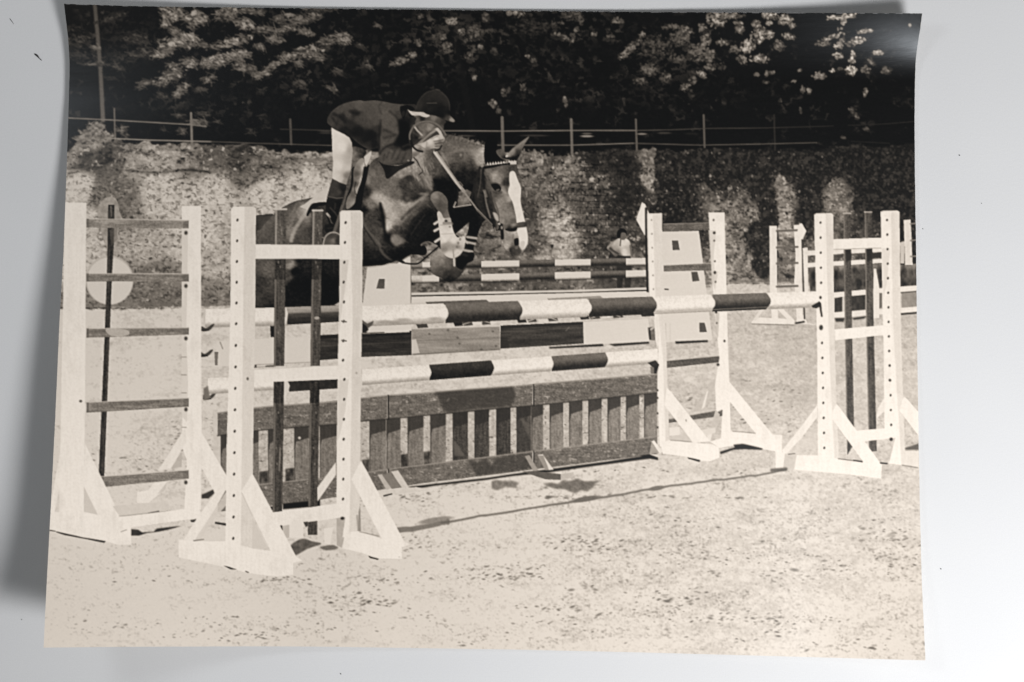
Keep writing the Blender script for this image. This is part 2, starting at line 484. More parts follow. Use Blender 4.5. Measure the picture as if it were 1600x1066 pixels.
for (x, y, rx, v) in [(917,209,8,96),(917,213,10,150),(1003,209.5,8,124),(1038,208,11,66),(835,212,22,58),(727,212.5,14,66),(510,205,12,66),(510,208,11,58),(1080,209,10,36)]:
    blob(x, y, rx, 1.6, v, hard=.5)

# ------------------------------------------------------------------ picture: sand
SAND = 'printed_sand'
sandpoly = [58,481, 330,478, 560,470, 1030,452, 1140,441, 1462,440, 1462,1046, 58,1046]
sp = [(120,500,217),(220,490,200),(250,540,216),(200,600,214),(250,700,206),(120,700,217),(300,520,206),(340,580,206),(1180,460,200),(1160,520,194),(1240,520,188),(1250,600,192),(1180,600,196),
      (1160,650,200),(1250,680,206),(1420,560,196),(1420,600,200),(1430,470,188),(900,560,200),(700,590,206),(800,590,206),(600,610,206),(1070,600,198),(1000,580,198),(450,620,208),
      (150,900,216),(100,980,217),(300,950,216),(400,900,216),(500,930,216),(650,900,217),(640,960,217),(700,800,214),(800,860,214),(850,790,216),(1000,740,210),(1100,780,211),(1000,850,208),
      (1100,900,204),(1200,860,206),(1350,800,204),(1420,860,206),(1250,930,208),(1390,940,214),(1300,1000,216),(1000,1000,217),(800,1000,217),(500,1000,217),(1430,1000,217),(1250,770,212)]
smean = idw(sp, GX, GY, p=1.4, eps=400)
near = sstep(500, 900, GY)
f1 = warped(fbm(6, 2.6, 3, 400)); f2 = warped(fbm(13, 5, 3, 410)); f3 = fbm(60, 26, 3, 420); f4 = fbm(3.2, 2, 2, 425)
sv = smean + 22 * (warped(fbm(44, 11, 3, 440)) - .5) + 20 * (f1 - .5) + 26 * (f4 - .5) + 14 * (f3 - .5) + 12 * N1
right = sstep(500, 1000, GX) * sstep(560, 760, GY)
far = 1 - sstep(560, 640, GY)
dens = .10 * sstep(.46, .66, f3) + .010 * right + .01 * far - .012 - .03 * sstep(500, 150, GX)
sv -= 46 * sstep(.72, .90, f1 + dens) * (.5 + .5 * near)
sv -= 44 * sstep(.80, .97, f2 + dens) * sstep(560, 700, GY) * sstep(.35, .6, f4 + .1)
sv -= 26 * sstep(.62, .8, f4 + dens)
sv -= 38 * sstep(.74, .90, fbm(4.2, 2.2, 2, 430) + dens * .6) * sstep(600, 760, GY)
sv = blur(np.clip(sv - 3 - 3 * right + 14 * (warped(fbm(5, 3, 3, 450)) - .5) * 2, 46, 230), .7)
sl, a = pmask(pairs(sandpoly))
edge = sstep(-2, 5, GY - np.interp(GX, [92,330,560,1030,1140,1440], [481,478,470,452,441,440]) + 6 * (f1 - .5))
put(sl, a * edge[sl], sv[sl], SAND)
# trodden clods, footprints
def clods(x, y, w, h, n, seed, lo=60, hi=130, s=2.5):
    r = np.random.default_rng(seed)
    for _ in range(n):
        px, py = x + r.normal() * w / 2, y + r.normal() * h / 2
        k = s * r.uniform(.25, .8) * (1.5 if r.random() < .08 else 1)
        blob(px, py, k * 1.5, k * .6, r.uniform(lo, hi), ang=r.uniform(-25, 12), op=r.uniform(.2, .7), hard=.8)
for i, c in enumerate([(560,935,60,14,26),(590,915,60,16,24),(550,955,40,10,18),(700,905,90,16,20),(780,900,50,18,34),(830,895,60,14,40),(900,845,80,12,34),(950,858,60,8,22),(1050,935,80,16,46),
                       (1030,955,60,12,26),(1150,965,110,12,44),(1070,890,140,20,40),(870,950,70,10,24),(860,970,60,10,18),(910,965,60,14,18),(650,960,40,12,10),(610,945,16,8,10),(1050,815,120,20,30),
                       (1120,860,120,18,40),(1390,830,80,26,50),(1400,870,60,14,30),(1280,880,120,14,40),(1330,900,140,12,30),(1220,985,30,6,10),(1180,970,60,8,16),(1340,1010,120,10,18),(1290,970,80,8,18),
                       (1260,870,40,8,10),(470,985,60,10,14),(400,995,20,6,8),(190,980,60,10,16),(330,970,90,10,20),(130,985,60,10,10),(390,990,60,14,18),(330,995,60,10,16),(230,905,80,14,10),(430,905,60,8,14),
                       (560,980,120,12,12),(740,1000,140,12,12),(1000,990,160,12,14),(1150,1000,40,8,6),(1220,630,60,30,10),(1230,610,24,4,7),(1165,595,14,3,5),(1190,650,60,12,12),(1250,670,60,16,10),
                       (330,665,8,34,14),(276,690,12,26,22),(270,665,8,10,6),(222,718,40,6,16),(240,735,60,10,16),(1150,620,40,40,10),(1070,625,30,16,14),(180,720,60,20,8),(560,780,40,12,26),(650,775,50,12,30),(730,760,60,8,20),
                       (960,735,80,6,14),(1160,735,40,6,10),(640,850,40,10,12)]):
    clods(*c, seed=500 + i)
for i, c in enumerate([(1050,938,70,14,16),(1160,968,90,8,14),(1385,835,90,26,18),(1290,885,110,12,12),(1330,1008,110,10,10),(790,900,50,12,14),(905,848,70,8,12),(565,940,50,10,12),(1230,985,30,6,5),(930,925,60,10,6),(870,955,60,10,8)]):
    clods(*c, seed=700 + i, lo=46, hi=100, s=3.6)
def shadowband(f, w, v, w2=None, rag=2.5, op=.85, seed=0):
    p = smooth(pairs(f), 8, closed=False)
    r = np.random.default_rng(900 + seed)
    q = p + np.stack([np.zeros(len(p)), r.normal(size=len(p)) * rag * .35], 1)
    line(q.ravel(), w, v, w2=w2, op=op, soft=1.2)
shadowband([618,830, 690,818, 700,815], 9, 112, 6, seed=1)
shadowband([690,817, 760,806, 850,791, 950,776, 1020,764, 1100,753, 1180,743, 1228,734], 3.4, 104, 2.8, rag=1.5, seed=2)
clods(950, 777, 300, 3, 60, 994, 70, 120, 3.0)
blob(680, 813, 26, 4.5, 118, ang=-9, op=.7); blob(1026, 763, 12, 3.5, 118, ang=-8); blob(915, 780, 22, 4, 110, ang=-9)
fill([848,756, 860,754, 872,756, 880,750, 890,752, 902,748, 912,752, 925,752, 938,751, 930,756, 926,762, 918,768, 908,766, 898,771, 884,765, 868,764, 856,760], 104, tex=60, soft=1.2, op=.85)
fill([768,752, 776,750, 786,752, 800,751, 812,755, 806,759, 810,763, 790,761, 778,766, 768,764], 112, tex=60, soft=1.2, op=.8)
fill([454,853, 472,842, 488,846, 502,850, 480,858, 460,868], 96, sm=True, tex=50, soft=.8)
fill([500,855, 520,852, 528,857, 510,860], 110, sm=True, tex=40, soft=.8)

# ------------------------------------------------------------------ picture: far obstacles
# spectator by the wall
P2 = 'printed_person#2'
fill([948,388, 957,379, 966,373, 978,373, 985,380, 987,400, 982,402, 962,401, 955,394], [(960,382,176),(975,378,206),(975,395,206),(985,390,166),(952,389,110),(967,399,100)], P2, sm=True, tex=30)
fill([963,400, 985,400, 987,425, 985,452, 977,452, 975,420, 972,452, 964,452], 52, P2 + '/trousers', tex=24)
line([951,386, 958,392, 966,397], 3.4, 74, P2)
line([950,387, 957,379], 3.4, 150, P2)
line([985,384, 987,400], 3, 110, P2)
fill([968,364, 978,364, 979,370, 975,375, 969,373], 105, P2, sm=True)
fill([964,370, 965,361, 971,357, 978,360, 980,369, 977,364, 971,364, 969,372], 24, P2 + '/hair', sm=True)
line([970,374, 969,384], 1.6, 80)
line([966,401, 984,403], 4, 46, P2)
# rear striped poles
b = [(671,185), (752,'d'), (811,'w'), (867,'d'), (923,'w'), (978,'d'), (1012,'w')]
b1 = [(660,150), (673,'w'), (752,'d'), (811.5,'w'), (867,'d'), (923,'w'), (978,'d'), (1012,'w')]
pole(643, 410, 420, 1012, 403, 414.5, b1, 'printed_striped_pole#1', 0)
b2 = [(660,200), (686,'w'), (752,'d'), (811.5,'w'), (867,'d'), (923,'w'), (978,'d'), (1012,'w')]
pole(643, 431, 442, 1012, 422, 433.5, b2, 'printed_striped_pole#2', 0)
line([643,419, 760,419, 900,416, 1011,414.5], 2.2, 48, op=.55, soft=1)
line([643,442, 760,441, 900,437, 1011,433.5], 2.4, 44, op=.5, soft=1)
# low white rail with dark edge, behind the oxer
line([643,459.5, 800,457, 900,455, 1012,451], 4, 200, 'printed_low_rail', soft=.8)
line([644,462.6, 760,460.5, 900,457.5, 1012,454], 1.8, 40, 'printed_low_rail', soft=.7)
fill([643,464, 1012,455, 1020,470, 1000,480, 643,486], 214, 'printed_low_rail', tex=10)
# white wing panels of the rear fence
PA = 'printed_wing_panel#1'
fill([574,417, 610,411, 620,412, 642,399, 642,520, 566,520, 566,480], white(223), PA, tex=8)
fill([592,436, 601.5,436, 600.5,451.5, 588,451], 88, PA + '/dark_patch#1', tex=14)
line([642,398, 642,520], 1.2, 120, soft=.8)
PB = 'printed_wing_panel#2'
fill([1030,362, 1092,361, 1099,415, 1113,531, 1090,533, 1030,535], white(223), PB, tex=8)
for i, q in enumerate([[1050,376, 1059.5,376, 1062,390.5, 1051,391], [1080,425, 1089.5,424.5, 1093,439, 1082,440], [1092.5,504.5, 1101,504.5, 1104.5,519, 1093,519.5]]):
    fill(q, 84, PB + '/dark_patch#%d' % (i + 1), tex=14)
line([1039,452, 1044,452.4], 2, 70); line([1040,505, 1040,532], 1, 165); line([1047,505, 1047,532], 1, 175)
fill([1055,533.5, 1106,531.5, 1106,534.5, 1056,537.5], 36, soft=.6)
# trapezoid edging under the front pole, above the plank
for (x0, x1, v) in [(651,668,72),(709,723,40),(723,738,74),(752,766,78),(808,822,40),(824,838,78),(856,871,72),(906,920,40),(921,937,72),(957,973,72),(1001,1023,44)]:
    yy = 513 - (x0 - 651) * .052
    fill([x0 - 2, yy - 9, x1 - 2, yy - 10, x1 + 1, yy - 1, x0 + 2, yy], v, 'printed_plank/dark_trapezoid#%d' % x0, tex=14)
for x0 in (737, 839, 938):
    yy = 513 - (x0 - 651) * .052
    fill([x0, yy - 10, x0 + 19, yy - 11, x0 + 15, yy - 1, x0 + 3, yy - 1], 216)
    line([x0 - 14, yy - 1, x0, yy - 6], 1.2, 200); line([x0 + 18, yy - 7, x0 + 31, yy - 3], 1.2, 200)
# long plank with painted sections
PL = 'printed_plank'
def planktone(b):
    return lambda X, Y, sl: b + 34 * NH[sl] + 14 * N1[sl] + 24 * (vnoise(40, 7, 610)[sl] - .5) - 8 * sstep(0, 1, np.abs(np.sin(Y / 4.4 + X * .02)) - .93)
fill([566,507, 643,503, 643,519, 566,522], 206, PL + '/white_section#0')
fill([500,524, 566,521, 643,517, 643,555, 564,558, 500,563], planktone(56), PL + '/dark_section#1')
fill([500,524, 643,517, 643,523, 500,530], 34, op=.8)
line([500,541, 643,534], 1.4, 84, op=.7, soft=.8); line([500,549, 643,543], 1.2, 40, op=.7, soft=.8)
fill([643,514, 781,510, 781.5,545, 645,553], planktone(146), PL + '/pale_section#2')
line([643,514, 781,510], 1.6, 200, op=.7); line([645,533, 781,528], 1.2, 122, op=.7, soft=.8)
for (x, y) in [(671,522),(718,537),(770,518),(752,546),(775,541),(700,516),(715,528)]:
    blob(x, y, 2, 1.6, 96, op=.8)
fill([643,531, 650,530, 656,552, 643,554], 200, op=.9)
line([645,554, 781,546], 1.6, 60, op=.7, soft=1)
fill([782,509, 911,503, 912,537, 782,545], planktone(68), PL + '/dark_section#3')
fill([782,509, 911,503, 911,507, 782,514], 44, op=.75)
fill([782,527, 792,527, 796,544, 782,545], 48, op=.6)
line([782,519, 911,512], 1.2, 96, op=.6, soft=.8); line([884,517, 889,512], 1.4, 140, op=.6)
fill([911.5,502, 1013,496, 1014,534, 912,538], white(224), PL + '/white_section#4', tex=10)
line([912,502.5, 1013,497.5], 1.2, 176)
fill([858,542.5, 942,537.5, 943,541, 859,545], 36, soft=.6)
fill([951,538, 1014,534, 1014,537, 960,541], 40, soft=.6)
# white end of the plank seen between the left wings
fill([338,534, 400,530, 485,528, 485,566, 400,569, 338,573], white(224), PL + '/white_section#5')
fill([335,550, 341,550, 340,571, 336,571], 120); line([344,535, 348,545], 2, 150)
line([485,566, 400,570, 400,574, 428,572], 1.4, 150, op=.7)
fill([422,508, 430,508, 430,527, 423,527], 34)
fill([398,570, 401,570, 401,575, 397,575], 90); fill([415,571, 428,570, 428,574, 414,574], 120)
fill([566,508, 640,504, 640,519, 566,522], 210)
line([566,521, 600,519.5], 1.4, 90)

# ------------------------------------------------------------------ picture: horse
HO = 'printed_horse'
fur = fbm(3.2, 2.6, 2, 700) - .5
fur2 = fbm(10, 7, 3, 710) - .5
def hide(pts, p=1.8, t=24):
    return lambda X, Y, sl: np.clip(np.interp(idw(pts, X, Y, p=p, eps=14), [0, 20, 45, 80, 110, 150, 180], [6, 12, 32, 70, 108, 162, 196]) * (1 + .12 * fur2[sl]) + t * fur[sl] + 7 * N1[sl], 9, 216)
# tail
fill([398,340, 410,336, 427,335, 418,347, 405,362, 398,372], [(402,342,70),(420,338,62),(405,355,50),(399,366,28)], HO + '/tail', sm=True, tex=26, texa=NH)
body = [400,371, 407,360, 414,350, 427,336, 442,324, 460,315, 477,311, 489,308.5, 500,303, 512,296, 530,275, 548,246, 556,238, 570,248, 576,258, 580,254, 590,246, 620,240, 650,235,
        670,222, 690,212, 697,210, 708,212, 720,214, 729,217, 737,221, 749,224, 757,227, 764,232, 790,250, 806,252, 809,265, 814,279, 815,290, 814,300, 814,315, 817.5,335, 820.6,346, 822.5,356,
        824,361, 825.6,377, 822.5,386, 817.5,394, 814,399, 806,401.5, 799,399, 796,392, 790,390, 786,380, 785,372, 777.5,365, 771,357, 768,350, 762,344, 756,346, 750,357, 746,369, 742,380, 740,390, 740,404,
        739,407, 730,412, 726,420, 720,430, 712,437, 704,440.5, 695,439, 690,434, 681,431, 674,425, 672.5,415, 673,405, 676,397, 682,391, 687,388, 684,384, 679,381, 671,377, 663,378, 657,384, 666,392, 664,398, 652,397, 643,397.5,
        627,405, 610,410, 600,414, 590,415, 566,416.5, 540,418, 530,478, 398,482]
hp = [(410,380,98),(420,360,92),(440,335,98),(455,322,104),(465,345,112),(457,362,128),(470,340,138),(478,331,150),(430,375,98),(480,370,82),(500,375,76),(470,376,88),(492,328,60),(505,325,74),(508,360,60),
      (405,410,96),(420,420,104),(405,440,74),(420,452,84),(402,470,88),(415,470,66),(422,478,44),(450,408,110),(454,414,128),(450,432,84),(462,425,22),(462,445,14),(480,450,14),(520,450,13),(500,412,42),(520,416,46),(470,406,44),(500,435,14),(445,470,24),
      (575,265,105),(585,260,92),(592,280,104),(600,265,84),(574,276,122),(600,300,124),(588,308,150),(580,320,118),(571,300,60),(567,330,40),(600,318,156),(610,325,160),(616,336,168),(606,350,162),(603,354,172),(592,330,74),(596,342,52),(599,352,48),
      (585,345,74),(575,340,78),(572,360,78),(620,300,112),(612,290,118),(630,290,80),(640,300,92),(650,310,52),(635,310,74),(640,278,74),(622,270,138),(640,264,152),(652,250,150),(648,262,168),(660,275,110),(665,285,120),(655,300,88),(620,345,134),
      (628,320,150),(640,321,140),(652,315,112),(632,336,128),(644,330,108),(656,320,88),(640,345,84),(660,326,56),(650,345,48),(665,340,34),(680,350,28),(620,360,84),(630,365,66),(616,374,112),(624,379,108),(630,376,66),(640,370,38),(650,366,44),(606,372,34),
      (600,385,64),(588,372,84),(580,372,66),(575,385,54),(570,400,32),(590,405,34),(610,400,38),(625,391,36),(640,385,28),(655,375,26),(670,365,20),(604,392,52),(660,392,40),
      (700,214,84),(720,219,104),(700,225,112),(712,228,128),(726,228,132),(740,230,138),(752,240,166),(750,252,150),(730,242,112),(715,245,92),(702,246,112),(735,258,80),(722,264,62),(750,266,88),(700,236,104),(692,247,128),(684,245,86),(668,262,112),(682,268,92),(690,266,84),(700,266,78),(712,262,80),
      (700,285,28),(720,278,30),(740,273,44),(750,280,34),(690,296,20),(700,320,13),(716,335,11),(730,350,11),(740,340,11),(705,350,11),(740,370,11),(710,300,14),(725,290,18),(735,290,30),(745,288,70),
      (762,268,112),(774,274,160),(770,262,92),(785,264,104),(794,268,84),(791,285,66),(780,281,132),(766,292,112),(780,305,84),(784,312,126),(776,322,132),(790,326,112),(797,320,92),(794,312,150),(802,338,122),(786,336,128),(782,346,136),(800,346,108),(792,296,140),(788,300,136),
      (745,300,58),(755,310,54),(750,330,40),(765,325,62),(760,340,46),(770,350,70),(742,290,82),(792,365,142),(800,374,140),(791,384,150),(788,376,128),(805,365,160),(800,392,70),(812,395,120),(796,358,120)]
P = pairs(body)
fill(P.ravel(), hide(hp), HO, sm=True)
# muscle and coat accents
for q, v, sf, op in [([588,300, 600,304, 612,317, 621,330, 616,346, 607,359, 601,352, 602,336, 597,322, 587,312], 176, 2.6, .75), ([612,321, 630,321, 650,313, 668,304, 662,317, 640,329, 622,338], 152, 2.6, .6),
                     ([626,298, 640,288, 656,290, 670,302, 652,308, 635,311], 58, 4.5, .6), ([670,284, 686,277, 700,284, 735,284, 744,296, 735,330, 700,345, 690,300], 12, 3.5, .85), ([640,352, 664,326, 680,330, 684,350, 672,365, 650,381, 634,386], 24, 3.5, .8),
                     ([612,371, 624,368, 630,376, 622,386, 613,382], 122, 2.2, .7), ([570,396, 600,396, 640,386, 656,388, 640,398, 610,410, 570,415], 22, 3.5, .8), ([568,346, 588,350, 596,372, 590,390, 572,380], 76, 3.5, .7), ([578,262, 598,262, 604,285, 590,300, 576,290], 108, 3.5, .6),
                     ([700,219, 726,220, 748,227, 754,232, 735,236, 712,230], 92, 2.5, .6), ([736,231, 749,233, 757,246, 752,260, 742,250], 150, 4, .5), ([698,232, 720,236, 738,252, 722,258, 704,248], 100, 3.5, .5), ([690,276, 712,268, 735,266, 752,271, 745,288, 715,288], 34, 4.5, .75), ([640,330, 664,312, 676,314, 660,330, 644,346], 84, 3.5, .55), ([574,384, 592,388, 606,398, 596,408, 574,404], 46, 4, .5), ([696,216, 720,217, 745,226, 740,231, 716,225, 698,224], 104, 2, .5), ([640,257, 655,246, 668,262, 677,291, 668,285, 655,272], 152, 1.8, .55), ([742,290, 755,263, 760,290, 770,320, 776,345, 768,350, 755,336, 745,318], 44, 1.8, .75),
                     ([788,262, 797,268, 797,285, 795,300, 789,296, 787,280], 72, 1.8, .6), ([758,268, 768,284, 768,302, 774,322, 768,322, 761,298], 70, 1.8, .55), ([400,380, 414,356, 430,342, 445,350, 440,382], 84, 5, .5), ([462,352, 478,344, 486,380, 458,382], 84, 4, .5), ([776,303, 790,303, 799,318, 803,340, 786,342, 778,326], 142, 2.5, .5), ([762,264, 786,259, 794,270, 790,280, 772,282, 764,276], 124, 2.5, .45), ([402,440, 420,450, 428,478, 402,478], 58, 4, .5), ([405,352, 425,338, 440,332, 420,362, 406,372], 112, 4, .5), ([500,335, 510,330, 512,382, 486,382, 484,350], 56, 4, .6)]:
    fill(q, v, sm=True, soft=sf, op=op, tex=18, texa=fur)
line([595,322, 599,344, 601,364, 608,380, 621,389], 5, 34, sm=True, op=.55, soft=3)
for q, w, v, op in [([482,326, 474,338, 466,350, 459,362, 455,376], 6, 168, .6), ([463,318, 458,330, 451,340], 3, 132, .5), ([594,318, 597,335, 600,350, 601,362, 606,376, 614,386], 4, 34, .6), ([667,303, 650,318, 630,326, 614,326], 5, 156, .4),
                    ([662,330, 645,345, 640,358, 642,370, 634,380, 624,384], 3, 36, .6), ([656,316, 640,330, 628,342], 4, 60, .4), ([567,345, 574,360, 590,378, 594,386], 4, 98, .55), ([594,390, 602,400, 613,408], 4, 92, .6), ([566,352, 588,384], 1.4, 40, .7),
                    ([643,366, 652,352, 664,336], 2, 62, .5), ([632,322, 640,318], 3, 172, .5), ([700,240, 726,234, 748,238], 5, 140, .3), ([626,276, 642,272, 655,280], 4, 168, .45), ([655,268, 664,280, 674,296], 4, 140, .55), ([690,240, 697,250, 702,262], 2, 150, .4)]:
    line(q, w, v, sm=True, op=op, soft=1.6)
for (x, y, rx, ry, v, op) in [(636,310,4,3,112,.6),(660,303,5,2,140,.5),(625,303,5,6,120,.4),(617,372,5,5,128,.6),(628,377,5,4,120,.5),(583,272,4,4,140,.4),(576,284,3,5,140,.4),(720,242,2,2,150,.5)]:
    blob(x, y, rx, ry, v, op=op, hard=.8)
hm = np.zeros_like(img); q_, a_ = pmask(smooth(P)); hm[q_] = a_
lc = img - blur(img, 7)
img = np.clip(img + hm * (.38 * lc + .30 * (img - blur(img, 2.2))), 6, 206)
fill([644,397, 655,386, 663,384, 667,392, 664,399, 652,398], 18, HO, sm=True)
mr = np.random.default_rng(79)
for _ in range(60):
    x, y = mr.uniform(640, 676), mr.uniform(244, 286)
    line([x, y, x + mr.uniform(2, 5), y + mr.uniform(5, 11)], mr.uniform(.9, 1.8), mr.choice([60, 90, 150, 176]), op=.4, soft=1)
for _ in range(240):
    x, y = mr.uniform(575, 750), mr.uniform(215, 405)
    if hm[int(y), int(x - X0)] < .9: continue
    v0 = float(img[int(y), int(x - X0)])
    a_ = mr.normal() * .5 + .7
    line([x, y, x + 7 * math.cos(a_), y + 7 * math.sin(a_)], mr.uniform(.8, 1.6), np.clip(v0 * mr.uniform(.7, 1.4), 8, 190), op=.35, soft=1)
# mane tufts along the crest
for i in range(26):
    t = i / 25
    x, y = 697 + 60 * t, 212 + 15 * t
    line([x, y + 3, x + 3 + 2 * math.sin(i * 2.1), y - 3 + 2 * math.sin(i * 1.3)], 2.2, 70 + 45 * math.sin(i * 1.9) ** 2, HO + '/mane', op=.7, soft=1)
blob(747, 223, 3, 2, 170, op=.7); blob(738, 220, 3, 1.6, 160, op=.6)
# ears
fill([757,230, 758,222, 761,216, 765,212, 771,211, 776,217, 777,228, 775,237, 781,246, 790,251, 772,256, 760,258, 756.5,246], 13, HO + '/ear_cover', sm=True)
fill([776,236, 783,233, 788,236, 792,241, 802,231, 815,221, 827,213.5, 820,225, 815,236, 811,246, 804,252, 792,249, 783,246], [(780,237,92),(786,238,100),(793,242,170),(800,237,140),(812,226,122),(822,217,130),(810,240,58),(803,249,22),(790,246,22)], HO + '/ear', sm=True, tex=24)
line([793,242, 805,232, 818,221], 2, 150, op=.5, soft=1); line([777,240, 783,247, 790,251], 1.6, 100, op=.7); blob(792, 244.5, 2, 2, 205)
line([793,247, 803,248, 810,243], 3, 16, op=.8, soft=1.2)
# patches where the wall shows through
hole = lambda X, Y, sl: np.clip(112 + 110 * tA[sl] + 90 * tB[sl], 30, 190)
fill([716,300, 730,296, 737,300, 733,311, 736,319, 715,323, 714,312], hole, WALL, sm=False)
fill([711,366, 722,357, 733,347, 732,358, 730,367, 724,369, 717,370], lambda X, Y, sl: hole(X, Y, sl) + 30, WALL)
# blaze and muzzle
fill([797,269, 804,268.5, 809,281, 814,294, 813.5,315, 817,332, 820.5,346, 822.5,356, 825,375, 821,387, 815,391, 811,384, 810.6,371, 808,362, 807,347, 805.5,335, 801,317, 794.5,303, 794.5,295, 796.5,289, 795.5,280], 214, HO + '/blaze', sm=True, tex=12)
fill([813,378, 820,378, 818,391, 814,395, 811,386], 170, op=.4, sm=True)
fill([803,375, 806,372.5, 810,373, 811,381, 808,384, 804,383], 26, HO + '/nostril', sm=True)
fill([801,386, 806,384, 812,387, 815,394, 810,399, 802,399, 799,394], 70, sm=True, soft=1, op=.85, tex=40)
blob(807, 387, 3, 2.5, 130, op=.6)
line([789,372, 791,382, 794,391], 3, 170, op=.5, soft=1.4); line([802,366, 801,380, 803,386], 3, 90, op=.4, soft=1.4)
# eye
fill([767,288, 773,286.5, 779,288, 783,294, 781,299, 774,298, 770,294], 24, HO + '/eye', sm=True)
blob(778, 297, 3, 1.4, 140, ang=-20, op=.7); line([766,288, 774,285.5, 782,289], 2, 70, op=.6); line([770,300, 778,303, 784,300], 2, 60, op=.5)
# bridle
BR = HO + '/bridle'
for q, w, v in [([756,258, 755,275, 757,300, 757,322, 764,342, 771,352], 3, 34), ([750,262, 744,280, 740,296, 736,312], 3.5, 40), ([757,270, 766,290, 772,312, 778,330, 780,350], 2.2, 96), ([757,300, 760,318, 766,340], 2.4, 120),
                ([771,352, 776,362, 781,356, 779,348], 3, 24), ([773,356, 775,362, 779,361], 1.4, 170), ([784,356, 785,372], 5, 20), ([752,265, 750,290, 745,312], 1.6, 84), ([766,300, 770,318, 777,336], 2, 60), ([742,300, 748,320, 756,334], 3, 46)]:
    line(q, w, v, BR, sm=True, soft=.8)
fill([754,297, 759,296, 762,308, 759,309], 130, op=.7); fill([770,332, 777,335, 779,345, 774,343], 176, sm=True, soft=.6)
fill([787,352, 800,350, 812,347.5, 822,347, 823,354, 812,356, 800,357, 790,358], [(790,354,110),(803,352,150),(815,350,84),(822,352,62),(805,356,40),(795,358,40)], BR, sm=True)
fill([790,358, 800,357, 808,356, 806,361, 798,362, 791,360], 24, BR, sm=True)
blob(783, 352, 3, 3, 30); blob(780, 350, 1.8, 1.8, 190); blob(784, 356, 1.6, 2.6, 150)
line([758,262, 770,260, 785,256.5, 806,255], 4, 22, BR)
for i in range(11):
    x = 762 + i * 4.2
    fill([x - 2.2, 258.5 - i * .5, x + .2, 253 - i * .32, x + 2.2, 258.3 - i * .5], 212, BR + '')
fill([797,252, 807,251.5, 807,257, 797,257.5], 196, BR); blob(754, 259, 3, 2, 150, ang=-30)
line([789,249, 793,257], 1.6, 96, op=.7)
line([817,320, 820,330, 826,335], 1.2, 40, op=.8)
# far foreleg with pale boot straps
for q in ([730,370.5, 744,372.5], [727,378, 742,381], [725,391, 738,393.5]):
    line(q, 4, 170, HO + '/far_leg_strap#%d' % int(q[1]), soft=1)
line([727,366, 726,374, 730,380], 3, 180, soft=1)
line([731,374.5, 743,376.5], 3.2, 18); 
# near foreleg: knee, tendon boot, fetlock and hoof
fill([673,306, 677,301, 683,299, 690,301, 697,308, 700,316, 700,328, 703,341, 694,342, 688,334, 682,327, 677,319, 673,312],
     [(680,307,142),(678,313,120),(690,305,110),(697,314,112),(686,320,82),(695,322,92),(690,330,92),(698,335,116),(684,318,96)], HO + '/knee', sm=True, tex=18, texa=fur)
fill([673,415, 673,405, 677,396, 684,390, 690,389, 700,396, 712,400, 722,402, 727,398, 740,396, 740,404, 730,412, 726,421, 720,430, 712,437, 704,440.5, 695,439, 690,434, 681,431, 674,425],
     [(680,400,152),(690,395,160),(690,408,140),(678,413,122),(698,412,108),(706,408,92),(712,412,90),(688,424,84),(697,430,56),(700,438,24),(720,420,72),(712,430,62),(735,400,16),(727,404,16),(730,410,16),(718,404,16),(722,410,18),(708,438,30),(720,430,50)], HO + '/hoof', sm=True, tex=24, texa=fur)
fill([714,404, 722,400, 732,395, 740,395, 740,404, 738,408, 728,413, 723,421, 716,419, 712,414], 15, HO + '/far_hoof', sm=True)
blob(728, 399, 4, 2.5, 46, op=.8, hard=.8)
fill([683,333, 686,330, 690,334, 694,341, 703,340, 705,345, 707,355, 710,364, 715,371, 720,369, 725,369, 727,377, 725,389, 718,399, 708,404, 698,401, 692,395, 688.5,388, 687.5,371, 685.5,355, 684,343],
     [(687,336,190),(690,345,205),(700,343,170),(700,352,196),(693,362,210),(703,362,210),(695,375,214),(708,375,216),(700,383,158),(708,387,160),(695,388,140),(702,398,200),(715,393,205),(720,380,196),(716,386,150),(723,374,200)], HO + '/tendon_boot', sm=True, tex=20)
blob(697, 345.5, 2.4, 2, 60); line([694,349, 706,349.5], 5, 126, op=.7); line([688,352, 706,351], 1.4, 176); line([688,366, 709,365], 1.2, 184); blob(703, 354.5, 2, 1.4, 120, op=.7)
for (x, y) in [(719,374),(716,380),(714,386),(721,368.5)]:
    blob(x, y, 1.8, 2.2, 110, op=.6)
for q in ([679,350, 685,346], [679,361, 686,357], [680,378, 688,372.5]):
    line(q, 4, 196, HO + '/tendon_boot', soft=.8)
line([709.5,403, 710,415], 3.2, 190, HO + '/tendon_boot'); line([708,390, 709,403], 1.4, 150)
# girth strap end under the chest
line([610,410, 622,406, 632,411, 645,412.5, 655,411, 668,400, 687,384], 2.4, 28, HO + '/girth_strap', sm=True)
line([622,406, 630,410], 4, 26)
# martingale fork and rein
line([640,240, 650,250, 657,262, 660,268, 655,273], 1.6, 34, sm=True, op=.8)
for x in (657, 661, 665):
    line([x, 259 + (x - 657) * .3, x + 2, 268], 1.4, 190, op=.6)
line([714,284, 719,285, 723,290, 719,294], 1.6, 118, BR); line([716,292, 715,308, 712,322], 3, 34, BR); line([709,323, 712,316], 1.8, 184); line([709,324, 723,322, 736,320], 1.8, 178, BR)
line([680,238, 697,262, 714,286, 724,298], 6, 200, BR, w2=5, v2=180); line([682,238, 699,262, 716,286, 724,297], 1.4, 120, op=.5)
line([722,296, 735,313, 746,328], 2.6, 150, BR, w2=2.4); line([746,328, 768,351], 3.2, 150, BR, v2=120); line([746,328.5, 768,352], 1, 40, op=.7)

